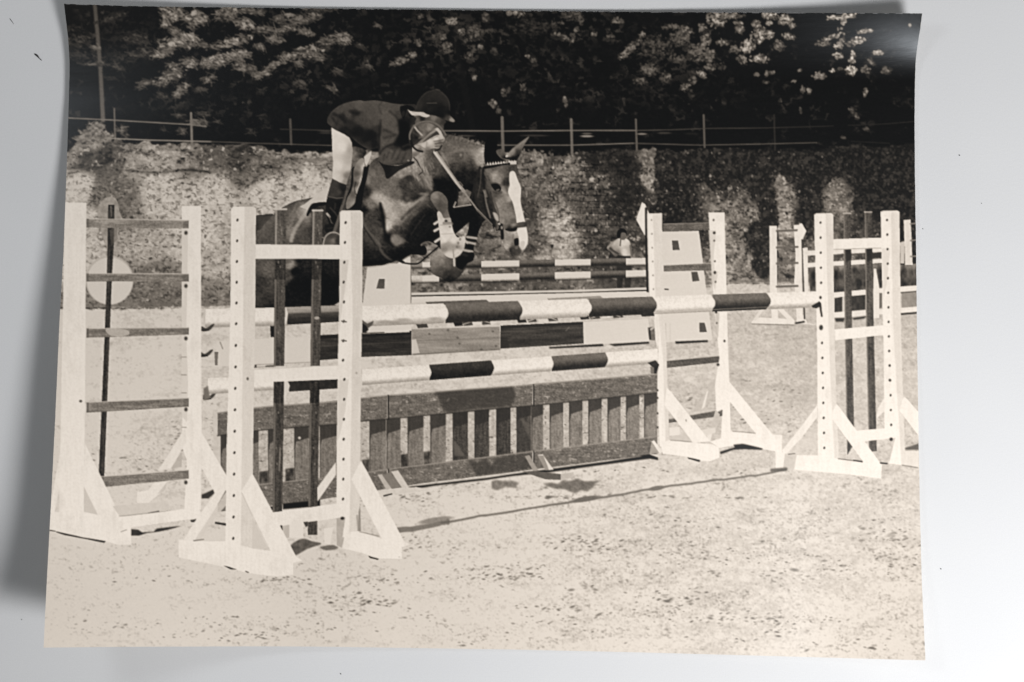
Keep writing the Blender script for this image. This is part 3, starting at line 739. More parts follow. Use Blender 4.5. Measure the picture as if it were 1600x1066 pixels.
# saddle cloth, saddle, girth
fill([468,323, 476,319, 486,311, 496,303, 506,296, 516,288, 513,303, 509.5,316, 496,317, 489,322, 484,330], 198, HO + '/saddle_cloth', sm=False, tex=10)
fill([486,320, 494,317, 509,316, 508,321, 496,323, 487,330, 481,338, 479,334], 26, sm=True)
fill([565,258, 570,262, 577,257, 574,275, 568,300, 566,318, 562,330, 540,332, 541,310, 548,290, 550,262], 22, HO + '/saddle', sm=False)
fill([549,232, 560,230, 572,236, 570,244, 562,251, 550,262, 546,262], [(552,240,130),(556,250,120),(564,236,60),(568,242,52),(553,256,110)], WALL, sm=True, tex=70)
fill([557,255, 565,247, 570,252, 569.5,266, 566,280, 561,293, 557,306, 555,317, 547,325, 541,326, 542,311, 549,298, 552,282, 552,268],
     [(565,252,150),(567,262,190),(560,262,128),(557,272,90),(560,278,120),(564,280,186),(554,288,84),(557,296,150),(552,304,100),(546,312,124),(551,318,150),(544,322,132)], HO + '/saddle', sm=True)
line([568,255, 568.5,266, 565,280, 559,295, 556,306], 1.6, 206, sm=True, op=.7); line([556,285, 554,296, 557,306], 1.6, 46, sm=True, op=.7)
fill([580.6,235, 580,243, 572.5,261, 570,255, 569,245, 575,240], 200, HO + '/saddle', tex=10)
line([570,262, 566,284, 559,304, 556,318, 549,326], 3.4, 18, sm=True)

# ------------------------------------------------------------------ picture: rider
RI = 'printed_person#1'
# seen through the coil of the rein: mane, lapel
fill([641,212, 645,202, 652,194, 664,191, 678,194, 688,202, 694,212, 680,222, 660,226, 648,228], [(650,206,60),(648,216,40),(660,200,118),(672,200,150),(684,204,84),(662,212,120),(676,208,66),(656,220,46),(668,214,80)], RI, sm=True, tex=44)
# face
fill([648,180, 660,180, 676,180, 690,185, 697,190, 694,195, 692,206, 682,198, 668,192, 652,194, 647,190], [(652,188,104),(660,186,40),(668,188,92),(678,185,122),(684,190,84),(692,192,60),(690,200,84),(650,193,92)], RI + '/face', sm=True, tex=16)
# breeches
fill([517.5,199, 525,203.5, 537.5,209.5, 546,215, 550,223, 551,236, 549.5,255, 547.5,268, 541,289.5, 530,285, 519,279.5, 520.5,255, 519,232, 518.5,217],
     [(525,215,214),(535,230,218),(530,260,214),(525,275,205),(540,262,198),(543,275,130),(539,285,150),(546,250,180),(549,235,170),(532,280,196)], RI + '/breeches', sm=False, tex=8)
# boot
fill([519,279, 530,285, 541,289, 540.5,308, 536,318, 531,330, 527,345, 523,356, 515,352, 511,340, 508.5,325, 511.5,307],
     [(522,290,70),(530,300,72),(520,303,66),(536,296,30),(538,305,36),(516,315,26),(530,318,22),(520,330,24),(513,325,30),(524,340,20),(518,350,26)], RI + '/riding_boot', sm=False, tex=18)
line([512,307, 526,310, 538,309], 1.6, 108, op=.8); line([516,325, 523,332, 527,338], 2.2, 104, op=.5, soft=1); line([524,318, 523,327], 2, 70, op=.6, soft=1)
line([511,334, 515,339], 3.4, 190, op=.9); line([514,338, 518,348, 523,352], 1.8, 110, op=.8); line([512,357, 520,356], 2.2, 150, op=.7)
fill([508,352, 524,350, 523,362, 510,364], 24, sm=True, op=.8)
# stirrup leather and stirrup
line([541,300, 536,318, 528,345, 522,363], 3.6, 100, RI + '/stirrup', w2=5, v2=100); line([540,300, 534,320], 1, 40, op=.7)
fill([506,384, 508,374, 514,367, 522,365, 530,368, 531,384], [(510,380,90),(520,376,124),(528,376,60),(518,370,70)], RI + '/riding_boot', sm=True, tex=14)
line([505,382, 508,371, 515,364.5, 524,363.5, 531,367], 2.4, 160, RI + '/stirrup', sm=True); line([503,371, 507,372], 2, 140)
# jacket
jp = [(530,172,58),(545,165,62),(560,166,72),(590,163,68),(620,168,62),(518,184,46),(535,183,32),(543,177,58),(555,176,34),(562,185,54),(580,180,62),(572,195,54),(560,205,22),(580,212,20),(572,216,26),(586,226,26),(600,188,72),(610,182,76),(606,196,66),
      (604,208,32),(616,206,66),(596,222,74),(608,220,62),(627,200,20),(632,215,15),(622,238,54),(606,238,66),(600,250,58),(636,240,44),(630,250,34),(624,178,52),(640,172,36),(632,190,20),(545,195,34),(530,192,44),(520,190,52),(590,200,40),(588,192,60),(540,203,26),
      (594,240,60),(610,228,44),(620,224,26),(634,232,20),(645,205,46),(560,222,46),(575,228,58),(590,232,40)]
fill([511,191, 512.5,182.5, 520,172.5, 532.5,164, 547.5,159, 562.5,157, 570,158, 585,157, 600,159, 616,162, 627.5,163, 640,163, 650,164, 650,174, 640,176, 640,182, 650,184, 648,192, 642,202, 639,212, 641,222, 645,229, 644,247, 640,254, 622,258, 604,258, 595,253,
      592,240, 590,232, 578,234, 562,226, 550,216, 537.5,208, 525,203, 515,196], lambda X, Y, sl: np.clip(idw(jp, X, Y, p=2.3, eps=4) * 1.4 + 14 * fur[sl] + 6 * N1[sl], 10, 124), RI + '/jacket', sm=True)
fill([600,179, 612,176, 620,186, 623,204, 617,221, 604,232, 628,236, 643,233, 643,248, 632,254, 605,256, 595,250, 593,226, 596,200], 92, sm=True, soft=1.4, op=.75, tex=16, texa=fur)
fill([624,188, 640,196, 640,226, 628,229, 619,222, 625,205], 14, sm=True, soft=1.8, op=.95)
line([595,188, 593,210, 592,234], 3, 22, sm=True, op=.5, soft=2)
fill([545,205, 570,200, 590,210, 590,232, 578,233, 560,222], 24, sm=True, soft=2.5, op=.6)
fill([535,165, 570,160, 610,163, 622,170, 590,172, 545,173], 82, sm=True, soft=3, op=.5)
for q, w, v, op in [([522,178, 532,184, 540,190], 4, 24, .7), ([547,174, 560,178], 4, 24, .7), ([528,184, 536,194], 2.5, 70, .5), ([520,186, 526,194], 2, 20, .7), ([600,203, 608,206, 616,210], 3, 34, .5), ([600,216, 608,214, 618,211], 3.4, 34, .55),
                    ([593,240, 600,232, 612,226, 628,226], 2.4, 20, .8), ([607,177, 604,185, 598,192], 3, 92, .35), ([609,174, 618,182, 624,190], 3, 24, .6), ([594,196, 592,215, 592,232], 1.6, 30, .7), ([586,180, 592,192, 596,204], 2, 76, .35), ([596,160, 592,168, 596,178], 1.4, 44, .6),
                    ([604,246, 608,238], 1.4, 30, .6), ([612,248, 617,236], 1.4, 30, .6), ([620,250, 626,236], 1.4, 28, .6), ([599,250, 601,242], 1.4, 30, .6), ([628,252, 634,240], 1.4, 26, .6), ([580,190, 588,204, 592,206], 2, 66, .4), ([546,186, 556,184, 562,180], 3, 72, .35), ([630,229, 638,226, 644,226], 1.8, 90, .7), ([545,196, 560,190], 2, 56, .4)]:
    line(q, w * 1.2, v, sm=True, op=op * .75, soft=2.0)
fill([625,168, 630,165, 641,165, 648,171, 641,174, 636,171, 634,178, 631,186, 627,180], 16, sm=True, op=.9); blob(630, 178, 3, 5, 62, op=.5, ang=20); blob(638, 251, 2, 1.4, 140)
fill([592,252, 600,257, 622,259, 644,252, 646,256, 625,266, 612,276, 604,279, 600,266], 20, HO, sm=True, op=.85)
# pale neck cloth, helmet
fill([637,171, 641,173.5, 647,174.5, 655,175, 660,174.5, 666,178, 672,180.5, 667,183.5, 660,182.5, 655,180.5, 648,181, 642,179], 194, RI + '/hair', sm=True, tex=34)
fill([649,174, 651,164, 657.5,152.5, 666,144, 677.5,141, 680,139, 686,139.5, 689,142.5, 696,149, 702,157.5, 703.5,167.5, 703,179, 707,184, 710.5,188, 709,190.8, 703,190, 696,188, 690,185.5, 681,181, 672,179.5, 662,175.5],
     [(655,165,52),(666,150,46),(680,146,50),(690,150,52),(700,160,50),(690,170,26),(675,165,36),(665,170,34),(702,175,24),(690,180,24),(706,187,140),(700,186,70),(680,178,26)], RI + '/riding_helmet', sm=True, tex=10)
line([650,170, 653,160, 660,150, 668,144, 678,141], 1.6, 74, op=.6, sm=True, soft=.9); line([690,144, 698,152, 702,162, 702.5,172], 1.6, 70, op=.7, sm=True, soft=.9); line([681,140, 687,141.5], 1.6, 76, op=.8); line([667,161.5, 682,161], 1.3, 92, op=.8)
blob(706, 188, 4, 2, 150, ang=25, hard=.6); line([684,182, 696,187], 1.6, 60, op=.6)
# coil of rein, hand, cuff
line([647,197, 652,204, 660,212], 3, 176, RI + '/lapel', w2=2.4); line([655,216, 661,213], 3, 120, op=.6)
fill([644,230, 650,230, 660,236, 652,243, 644,247.5], [(647,233,180),(655,237,128),(648,243,118)], RI + '/cuff', sm=False)
line([656,225, 668,214, 680,203, 684,202], 6.4, 138, RI + '/hand', w2=4, v2=168); line([660,218, 672,207, 679,203], 1.4, 90, op=.6)
fill([661,222, 672,211, 682,206, 688,206, 686,212, 676,217, 666,222], 66, sm=True, op=.75, soft=.8)
fill([646,229, 652,225, 661,223, 668,219, 674,215.5, 680,212.5, 686,211, 692,213, 695,216, 694.5,220, 691,223, 692,226, 688,229, 687,231, 684,232.5, 677,232, 666,235, 656,236, 649,233],
     [(652,229,168),(662,228,196),(672,223,206),(682,217,208),(690,215,198),(693,219,150),(684,226,140),(688,223,96),(678,230,176),(668,233,130),(656,234,116),(666,226,188)], RI + '/hand', sm=True, tex=12)
line([683,202, 687,206, 690,213], 4.6, 190, RI + '/hand', w2=4.6); line([678,221, 692,218.5], 1.3, 92, op=.75); line([680,225, 691,223], 1.4, 84, op=.8); line([680,229, 688,228.5], 1.3, 84, op=.75); line([674,217, 684,213], 1.2, 130, op=.6); line([667,222, 666,234], 1, 130, op=.7)
line([690,228, 687,233, 680,236], 2.5, 24, op=.8)
line([641,222, 640,212, 643,203, 649,195, 658,191, 668,190, 677,191.5, 686,197, 692,204, 696.5,210.5], 2.8, 116, RI + '/rein_loop', sm=True)
line([641,220, 645,229, 652,235, 660,237], 2.8, 30, RI + '/rein_loop', sm=True); line([650,226, 656,228, 666,234], 1, 110, op=.6)

# rear pole of the oxer, seen low behind the front one and between the left wings
OX = 'printed_striped_pole#3'
pole(320, 483, 512, 450, 480.5, 509, [(440, 'w'), (450, 205)], OX, 3)
fill([447,480, 530,477, 530,503, 449,507.5], lambda X, Y, sl: np.interp((Y - (480 - (X - 447) * .036)) / 27, [0, .1, .32, .42, .75, 1], [150, 165, 150, 84, 52, 48]) + 20 * NH[sl] + 12 * N1[sl], OX + '/dark_band#9')
fill([440,482, 447,480, 450,490, 449,500, 446,508, 440,508], 206, OX + '/white_band#9')
fill([522,477, 530,472, 530,478], 180)
fill([632,476, 643,474, 665,472.5, 668,478, 640,482], 196)
fill([665,472, 760,468.5, 766,474, 668,477.5], 96, OX + '/dark_band#10', tex=24)
fill([855,466.5, 938,462.5, 944,468, 858,471], 152, OX + '/dark_band#11', tex=20)
line([320,483, 319,512], 3, 196); 
# cups holding the rear poles
for (x, y) in [(323,514), (321,554), (326,621)]:
    fill([x - 8, y - 4, x - 1, y - 1, x + 8, y - 7, x + 12, y - 7, x + 6, y + 1, x - 2, y + 4, x - 8, y + 3], 74, 'printed_jump_standard#1/pole_cup#%d' % y, sm=True)
    line([x - 8, y + 2, x + 3, y + 2], 2, 40)

# ------------------------------------------------------------------ picture: palisade under the oxer
PG = 'printed_palisade'
fill([332,642, 340,640, 345,690, 345,770, 336,760], 196, PG + '/end_post#1', tex=16)
def palwood(b):
    return lambda X, Y, sl: b + 34 * NH[sl] + 30 * N2[sl] + 34 * N1[sl] + 40 * sstep(.68, .84, fbm(5, 2.4, 2, 620)[sl])
topb = lambda x: np.interp(x, [340,400,527,565,606,800,833,1027], [645,636,627,621,617.5,604,600,584])
botb = lambda x: np.interp(x, [340,400,527,565,606,800,833,1027], [681,673,663,658,655,636.5,634,614])
lowt = lambda x: np.interp(x, [340,405,480,527,606,800,833,1027], [766,757,749,745,733,709,705,682])
lowb = lambda x: np.interp(x, [340,400,450,500,640,800,1027], [800,793,787,781,758,738,709.5])
# dark gap behind slats low down, then slats
SL = [(345,356),(384,404),(419,428),(460,482.5),(500,526.5),(577.5,603),(604,625.5),(637,661.5),(672.5,696.5),(707.5,731),(741.5,764),(775.5,797.5),(807,829.5),(830.5,848.5),(859,880),(889.5,910),(919.5,940),(949.5,969.5),(978.5,999),(1006.5,1026.5)]
for (ga, gb) in zip(SL[:-1], SL[1:]):
    if gb[0] - ga[1] > 3 and ga[1] < 1010:
        fill([ga[1], botb(ga[1]) - 2, gb[0], botb(gb[0]) - 2, gb[0], lowt(gb[0]) + 2, ga[1], lowt(ga[1]) + 2], lambda X, Y, sl: 182 + 50 * N2[sl] + 20 * N1[sl] - 60 * sstep(.66, .8, f1[sl]))
for (x0, x1) in [(566,577),(626,637),(662,672),(405,419),(446,460)]:
    fill([x0, lowt(x0) - 20, x1, lowt(x1) - 20, x1, lowt(x1) + 1, x0, lowt(x0) + 1], 78, tex=90, soft=.8)
for i, (x0, x1) in enumerate(SL):
    m = (x0 + x1) / 2
    b = 134 if x0 > 850 else 126
    if 706 < x0 < 800: b = 74
    if x0 == 807: b = 80
    fill([x0, botb(x0) - 2, x1, botb(x1) - 2, x1 + .3, lowt(x1) + 2, x0 + .3, lowt(x0) + 2], wood(b, False, 30), PG + '/slat#%d' % i)
    d = 17 if x0 > 800 else 20
    fill([x0, botb(x0), x1, botb(x1), x1, botb(x1) + d - 2, x0 + 3, botb(x0) + d + 2, x0, botb(x0) + d + 16], 52, op=.75, soft=.5)
    line([x0 + .3, botb(x0), x0 + .6, lowt(x0)], 1.3, 58, op=.7)
fill([707,688, 712,690, 728,714, 710,712], 104, op=.8, soft=1); fill([808,650, 814,655, 830,690, 830,704, 808,706], 58, op=.45, soft=1)
fill([812,652, 828,662, 829,690], 104, op=.6, soft=1)
edges = [340, 606, 833, 1027]
for k in range(3):
    xs = np.linspace(edges[k], edges[k + 1] - (1 if k < 2 else 0), 6)
    fill(np.concatenate([np.stack([xs, topb(xs)], 1), np.stack([xs, botb(xs)], 1)[::-1]]).ravel(), palwood(112), PG + '/top_board#%d' % k)
    fill(np.concatenate([np.stack([xs, lowt(xs)], 1), np.stack([xs, lowb(xs)], 1)[::-1]]).ravel(), palwood(112), PG + '/bottom_board#%d' % k)
xs = np.linspace(340, 1027, 30)
line(np.stack([xs, topb(xs) + .5], 1).ravel(), 2.2, 168, op=.75, soft=.7)
line(np.stack([xs, lowt(xs) + .5], 1).ravel(), 2.0, 160, op=.7, soft=.7)
line(np.stack([xs, botb(xs)], 1).ravel(), 2, 44, op=.6, soft=.8)
line([606.5,618, 607,655], 1.8, 34); line([833.5,601, 834,634], 1.8, 44); line([834,705, 834,733], 1.6, 50); line([607,733, 607,758], 1.6, 60)
fill([680,613, 686,626, 692,640, 702,645, 740,640, 800,634, 806,620, 801,604, 740,608], 60, op=.72, soft=1.5)
fill([730,718, 746,722, 760,716, 768,728, 776,714, 830,708, 832,732, 745,744], 56, op=.6, soft=1.5)
for (x, y) in [(625,630),(620,628),(700,625),(850,618),(905,618),(935,612),(960,604),(870,611),(985,599),(580,632),(445,658),(470,660),(905,695),(975,692),(990,688),(870,712)]:
    blob(x, y, 3.5, 1.4, 138, ang=-50, op=.5, hard=.7)
fill([637,761, 680,756, 760,747, 800,741, 860,733, 950,721, 1016,711, 1014,717, 930,728, 860,738, 800,744, 760,750, 680,759, 650,764], 32, soft=.8)
fill([442,787, 500,781, 500,791, 442,796], 30, soft=.6); fill([400,795, 428,791, 428,797, 404,800], 40)
for q, v in [([611,737, 622,735, 638,760, 628,763], 196), ([590,742, 597,741, 613,762, 604,766], 182), ([588,770, 610,766, 650,761, 672,765, 640,770, 600,774], 200), ([597,742, 610,738, 628,762, 612,764], 128),
             ([840,711, 848,710, 865,734, 857,735], 206), ([849,712, 840,712, 852,735, 858,735], 150), ([820,713, 827,711, 841,735, 833,736], 156), ([815,737, 835,736, 876,741, 876,750, 852,749], 96), ([876,741, 896,738, 894,747, 876,750], 182),
             ([1018,690, 1022,688, 1036,706, 1030,709], 214), ([1015,709, 1018,690, 1030,708], 160), ([1014,709, 1040,712, 1066,714, 1050,717, 1030,716], 200)]:
    fill(q, v, PG + '/foot#%d' % int(q[0]), tex=14)
fill([1000,712, 1014,710, 1028,715, 1028,719, 1010,716], 34, soft=.5)
line([600,775, 612,772], 2, 40)

# lower striped pole of the oxer
LP = 'printed_striped_pole#4'
pole(566, 577.5, 602, 1028, 545, 568, [(671,'w'), (769,'k'), (862,'w'), (947,'d'), (1028,'w')], LP, 5)
pole(325, 591, 616, 452, 586, 608, [(452,'w')], LP, 3, 20)
fill([449,596, 530,592, 530,607, 452,612], 52, LP + '/dark_band#8', tex=30)
fill([440,598, 450,596, 453,603, 451,610, 440,612], 205)
fill([318,607, 325,603, 327,617, 330,622, 318,626], 120, soft=.8)


# ------------------------------------------------------------------ picture: far obstacles at the right
FR = 'printed_jump_standard#5'
fill([1202,353, 1214,353, 1214,456, 1216,500, 1206,500, 1203,456], white(214), FR + '/post#1')
fill([1240,352, 1252,351, 1253,400, 1254,500, 1245,500, 1241,440, 1243,400], white(214), FR + '/post#2')
for i, y in enumerate((361, 387, 412, 448)):
    line([1214, y, 1246, y - 1], 3.4, 108, FR + '/rail#%d' % i, soft=.8)
fill([1174,503, 1181,496, 1206,497, 1240,499, 1241,507, 1200,506, 1174,505], white(214), FR + '/base')
line([1217,481, 1238,502], 7, 212, FR + '/brace#1'); line([1192,482, 1180,499], 5, 206, FR + '/brace#2')
fill([1246,494, 1256,492, 1262,505, 1275,508, 1256,507, 1244,503], white(212), FR + '/base')
line([1244,505, 1256,503], 2.6, 44, soft=.8); line([1175,506.5, 1240,508], 1.2, 90, op=.6)
fill([1245,365, 1249,349.5, 1253,349, 1260,361, 1254,375, 1251,374], 216, 'printed_arrow_sign#3')
line([1253.5,375, 1255,440, 1257,498], 2.2, 66, 'printed_arrow_sign#3')
BX = 'printed_brush_fence'
brush = lambda X, Y, sl: np.clip(74 + 120 * (fbm(7, 12, 3, 800)[sl] - .5) + 40 * sstep(425, 416, Y), 20, 170)
fill([1262,412, 1275,412, 1275,456, 1266,456], brush, BX + '/brush')
fill([1303,414, 1380,412, 1380,456, 1303,458], brush, BX + '/brush')
fill([1406,414, 1433,412, 1433,450, 1407,452], brush, BX + '/brush')
fill([1254,388, 1262,387, 1263,470, 1258,470], white(214), BX + '/post#1')
for i, q in enumerate([[1256,392, 1380,387, 1380,394, 1256,400], [1262,411, 1380,404, 1380,411, 1262,418], [1303,457, 1380,450, 1380,458, 1303,465], [1303,488, 1380,483, 1380,491, 1303,497], [1406,448, 1433,446, 1433,455, 1406,457], [1406,481, 1433,479, 1433,487, 1406,489]]):
    fill(q, white(214), BX + '/bar#%d' % i)
fill([1303,399, 1318,396, 1318,401, 1308,407, 1303,408], 92, tex=50); fill([1340,396, 1347,402, 1341,404], 70, soft=.6); fill([1362,396, 1378,394, 1378,402, 1362,404], 60)
fill([1304,466, 1316,464, 1316,487, 1304,488], 62, tex=30); fill([1329,463, 1352,461, 1352,484, 1330,486], 62, tex=40); fill([1317,464, 1321,464, 1321,487, 1317,487], 190); fill([1373,458, 1378,458, 1378,481, 1374,482], 110)
fill([1365,420, 1369,420, 1374,450, 1374,497, 1364,497], white(212), BX + '/post#2')
fill([1409,457, 1433,455, 1433,479, 1409,481], 146, tex=34); line([1408,457.5, 1433,455.5], 1.6, 70, soft=.8); line([1408,491, 1433,489], 3, 54, soft=.8)
fill([1304,497, 1320,497, 1318,503, 1306,503], 60, soft=.8); fill([1332,497, 1354,494, 1350,498, 1334,500], 56, soft=.8)
FS = 'printed_jump_standard#6'
fill([1412,344, 1423,343, 1426,414, 1414,414], white(206), FS + '/post')
for i, y in enumerate((350, 376, 401)):
    line([1423, y, 1433, y - 1], 2.4, 130, FS + '/rail#%d' % i, soft=.8)
fill([1406,379, 1413,377, 1413,412, 1407,412], 190, FS + '/post')

# ------------------------------------------------------------------ picture: left rear wing (jump_standard 1)
J = 'printed_jump_standard#1'
fill([152,330, 158,316, 166,309, 176,308, 183,314, 187,332, 192,345, 186,356, 184,372, 176,386, 166,386, 158,360], 160, 'printed_arrow_sign#1', sm=True, tex=50)
blob(171, 438, 37.5, 38.5, 186, key='printed_round_board', hard=.03); blob(171.5, 439, 35.5, 36.5, 205, key='printed_round_board', hard=.03)
fill([169,320, 179,320, 178,380, 175,430, 170,560, 163,744, 154,744, 162,560, 167,430, 168,380], wood(58, False, 30), 'printed_rod#1')
line([173.5,322, 174,338], 1.2, 140); line([171,390, 168,560, 160,740], 1.2, 92, op=.5)
fill([171,360, 183,352, 183,375, 174,384], 120, op=.5)
fill([284,322, 289,322, 314,322, 314.5,560, 315,680, 314,796, 288,797, 292,720, 285,700, 284,560], white(221), J + '/post#2')
fill([284,358, 294,358, 293,420, 291,520, 294,600, 292,660, 284,650], 202, op=.75)
fill([314,674, 355,745, 336,771, 305,712], white(220), J + '/brace#3')
fill([290,667, 291,690, 268,732, 247,735, 262,712], white(216), J + '/brace#4'); fill([284,706, 284,730, 267,732], 178, op=.8)
fill([262,752, 248,773, 232,786, 214,786, 214,769, 232,766, 240,755], white(217), J + '/brace#4'); fill([262,752, 256,768, 246,772], 190, op=.7)
fill([320,771, 333,765, 335,771, 326,779, 315,779, 315,773], 62, soft=.6)
for i, (a_, b_, c_, d_, t) in enumerate([(342,356,344.5,357,140),(427.5,440,428,440,132),(513.5,528,512,523,130),(629,645,622,635.5,126),(745,761,734.5,748,132)]):
    x0 = 135 if i < 4 else 158
    fill([x0, a_, 295, c_, 295, d_, x0 + (6 if i == 4 else 0), b_], wood(t, True, 46), J + '/rail#%d' % i)
    line([x0, a_, 295, c_], 1.6, 196, op=.8); fill([x0, a_, x0 + 4, a_, x0 + 4, b_, x0, b_], 100, op=.6); fill([286, c_ + 2, 295, c_ + 1, 295, d_, 286, d_], 96, op=.4)
    if i == 2: fill([166,514, 196,515, 202,522, 190,526, 172,524], 196, sm=True, op=.75)
    if i == 0: line([160,352, 170,346, 195,345], 3, 176, op=.6, soft=1.4)
for y in (364, 447, 529, 640, 754):
    blob(290.5, y, 2.6, 3, 70, hard=.5)
for y in (558, 586, 614, 668): line([284, y, 291, y], 1.4, 130, op=.7)
fill([101,316, 135,317, 134,430, 133,600, 132,700, 131,814, 92,812, 96,600, 99,450], white(221), J + '/post#1')
fill([133,693, 137,702, 162,753, 189,810, 156,810, 131,760], white(221), J + '/brace#1')
fill([97,690, 97,745, 84,806, 76,806], white(221), J + '/brace#2')
fill([131,761, 131,802, 153,806], 196, op=.8)
fill([176,791, 262,784, 267,797, 187,807], 200, J + '/crossbeam', tex=10); line([232,802, 248,799], 1.6, 90); line([186,807, 262,799], 1, 150)
fill([187,808, 270,798, 310,793, 317,808, 300,811, 205,824, 187,822], white(220), J + '/crossbeam')
fill([74,800, 131,800, 160,806, 205,808, 205,851, 186,852, 166,846, 120,838, 72,830], white(221), J + '/base')
line([78,829, 86,830], 1.6, 80); fill([87,830.5, 104,834, 130,840, 165,845.5, 163,848.5, 130,841.5, 102,836.5, 88,832], 52, soft=.4)
fill([205,827, 216,828, 222,832, 240,831, 245,826, 262,824, 284,822, 262,828, 247,831, 230,833, 217,837, 205,837], 50, sm=False, tex=30, soft=.6)
line([189,831, 198,828], 1, 150); fill([297,813, 309,811, 303,816, 299,816], 56)
blob(126, 627, 2.4, 2, 96)

# ------------------------------------------------------------------ picture: centre right wing (jump_standard 3)
J = 'printed_jump_standard#3'
fill([994,343, 1003,316, 1008,319, 1015,335, 1012,372, 1006,366], white(217), 'printed_arrow_sign#2')
line([1009.5,326, 1010,390, 1012,455], 3.6, 40, 'printed_rod#2', soft=.6)
for i, (x0, y0, y1, x1, y2, y3, t) in enumerate([(1036,350,362,1120,348,359,104),(1037,415,424.5,1122,411,422,108),(1042,564,575,1127,556,566,92),(1045,655,661,1129,640,650,96)]):
    fill([x0, y0, x1, y2, x1, y3, x0, y1], wood(t, True, 34), J + '/rail#%d' % i)
    line([x0, y0, x1, y2], 1.3, 180, op=.6)
fill([1107,332, 1132,332, 1134,400, 1136,480, 1138,560, 1140,600, 1142,690, 1126,690, 1129,640, 1119,645, 1117,600, 1124,560, 1116,480, 1111,400], white(221), J + '/post#2')
fill([1107,360, 1119,360, 1115,400, 1117,430, 1113,455, 1110,400], 200, op=.8); fill([1111,424, 1122,424, 1117,455], 190, op=.6); fill([1118,488, 1124,488, 1122,530, 1119,520], 178, op=.7)
holes(1115, 344, 1120, 505, 6, 1.5, 1.8, 110); blob(1116,364,2.2,2.2,70); blob(1117,426,2.2,2.4,70); blob(1119,488,2,2,60); blob(1122,570,2.2,2.2,66); blob(1132,533,1.6,2,80)
fill([1118,592, 1117,606, 1101,640, 1080,645, 1104,612], 186, J + '/brace#3', tex=12); fill([1104,612, 1107,610, 1101,636, 1096,640], 212)
fill([1118,640, 1125,648, 1120,672, 1112,688, 1108,680], 186, tex=14)
fill([1105,676, 1114,672, 1110,690, 1104,690], 212); fill([1095,672, 1118,668, 1118,676, 1100,682], 204)
fill([1140,597, 1208,680, 1182,679, 1134,620], white(221), J + '/brace#2')
fill([1124,686, 1143,674, 1182,678, 1221,680, 1222,707, 1192,702, 1164,694, 1124,700, 1109,690], white(221), J + '/base#2'); fill([1213,682, 1221,681, 1222,706, 1216,705], 204, op=.7); line([1145,674, 1180,677], 1.2, 110, op=.6)
fill([1011,334, 1034.5,333, 1036,455, 1041,540, 1043,605, 1046,692, 1031,698, 1027,612, 1029,545, 1022,490, 1014,455, 1012,380], white(221, [(333,1020),(460,1024),(560,1036),(690,1040)]), J + '/post#1')
holes(1018, 344, 1021, 452, 6, 1.2, 1.5, 160); 
for y in (610, 622, 646, 668): blob(1027.5, y, 1.4, 1.8, 80)
fill([1046,668, 1062,667, 1062,680, 1046,681], 212); fill([1046,683, 1080,675, 1092,690, 1046,688], 194, op=.8)
fill([1042,606, 1048,612, 1078,650, 1110,690, 1083,692, 1038,633], white(221), J + '/brace#1'); blob(1072, 657, 1.2, 2, 160)
fill([1031,692, 1046,688, 1083,692, 1112,694, 1123,699, 1124,715, 1110,721, 1094,720, 1074,714, 1036,709], white(221), J + '/base#1'); line([1048,688, 1080,690.5], 1.2, 110, op=.6)
fill([1074,714.5, 1094,719, 1093,722, 1076,717], 40, soft=.4); fill([1125,706, 1148,699, 1146,695, 1160,693.5, 1176,697, 1192,701, 1190,703, 1164,702, 1146,703, 1126,710], 44, soft=.6)
# cups on the centre right wing
fill([1012,512, 1024,510, 1024,532, 1018,532, 1014,530], 112, J + '/pole_cup#1', tex=40); line([1015,514, 1016,530], 2.4, 40); line([1017,515, 1026,508], 3, 180)
fill([1012,567, 1024,563, 1030,570, 1026,584, 1021,584, 1020,574], 50, J + '/pole_cup#2', tex=40); fill([1016,573, 1022,574, 1022,584, 1017,584], 120)
fill([1022,500, 1029,490, 1030,530, 1027,545, 1024,530], white(214)); 

# front striped pole of the oxer
FP = 'printed_striped_pole#5'
pole(566, 478.5, 510.5, 1282, 455, 480, [(696,'w'), (812,'d'), (920,'w'), (1022,'d'), (1113,'w'), (1200,'d'), (1282,'w')], FP, 8)
line([1021,489, 1113,484, 1200,480], 1.2, 200, op=.6)
for (x, y) in [(600,503),(616,504),(630,500),(680,498)]:
    blob(x, y, 10, 2.5, 150, op=.6, hard=.8)
fill([566,500, 574,506, 584,501, 582,508, 574,514, 567,518], 92, soft=.5)
fill([566,505, 572,509, 576,515, 572,520, 566,520], 38, soft=.5)

# ------------------------------------------------------------------ picture: right wing (jump_standard 4)
J = 'printed_jump_standard#4'
for i, (a_, b_, c_, d_) in enumerate([((1318,333), (1329,333), (1335,693), (1324,711)), ((1351,331), (1362,331), (1370,705), (1358,706))]):
    fill([*a_, *b_, (b_[0] + c_[0]) / 2 - .5, 520, c_[0], c_[1], d_[0], d_[1], (a_[0] + d_[0]) / 2 - .5, 520], wood(84, False, 40), J + '/batten#%d' % i)
    line([a_[0] + .8, a_[1], (a_[0] + d_[0]) / 2, 520, d_[0], 690], 2, 138, op=.7, soft=.8); line([a_[0], a_[1] + .5, b_[0], b_[1] + .5], 2, 178)
    fill([a_[0] + 3, 389, b_[0] + 1, 388, b_[0] + 1.5, 405, a_[0] + 4, 410], 36, op=.7, soft=.6)
fill([1302,374, 1391,371, 1391,386.5, 1302,390], white(221), J + '/rail#1'); line([1303,390, 1390,387], 1.2, 176)
fill([1304,515, 1396,507, 1396,522, 1305,532], white(221), J + '/rail#2')
fill([1338,673, 1398,668, 1398,684.5, 1350,690], white(221), J + '/rail#3')
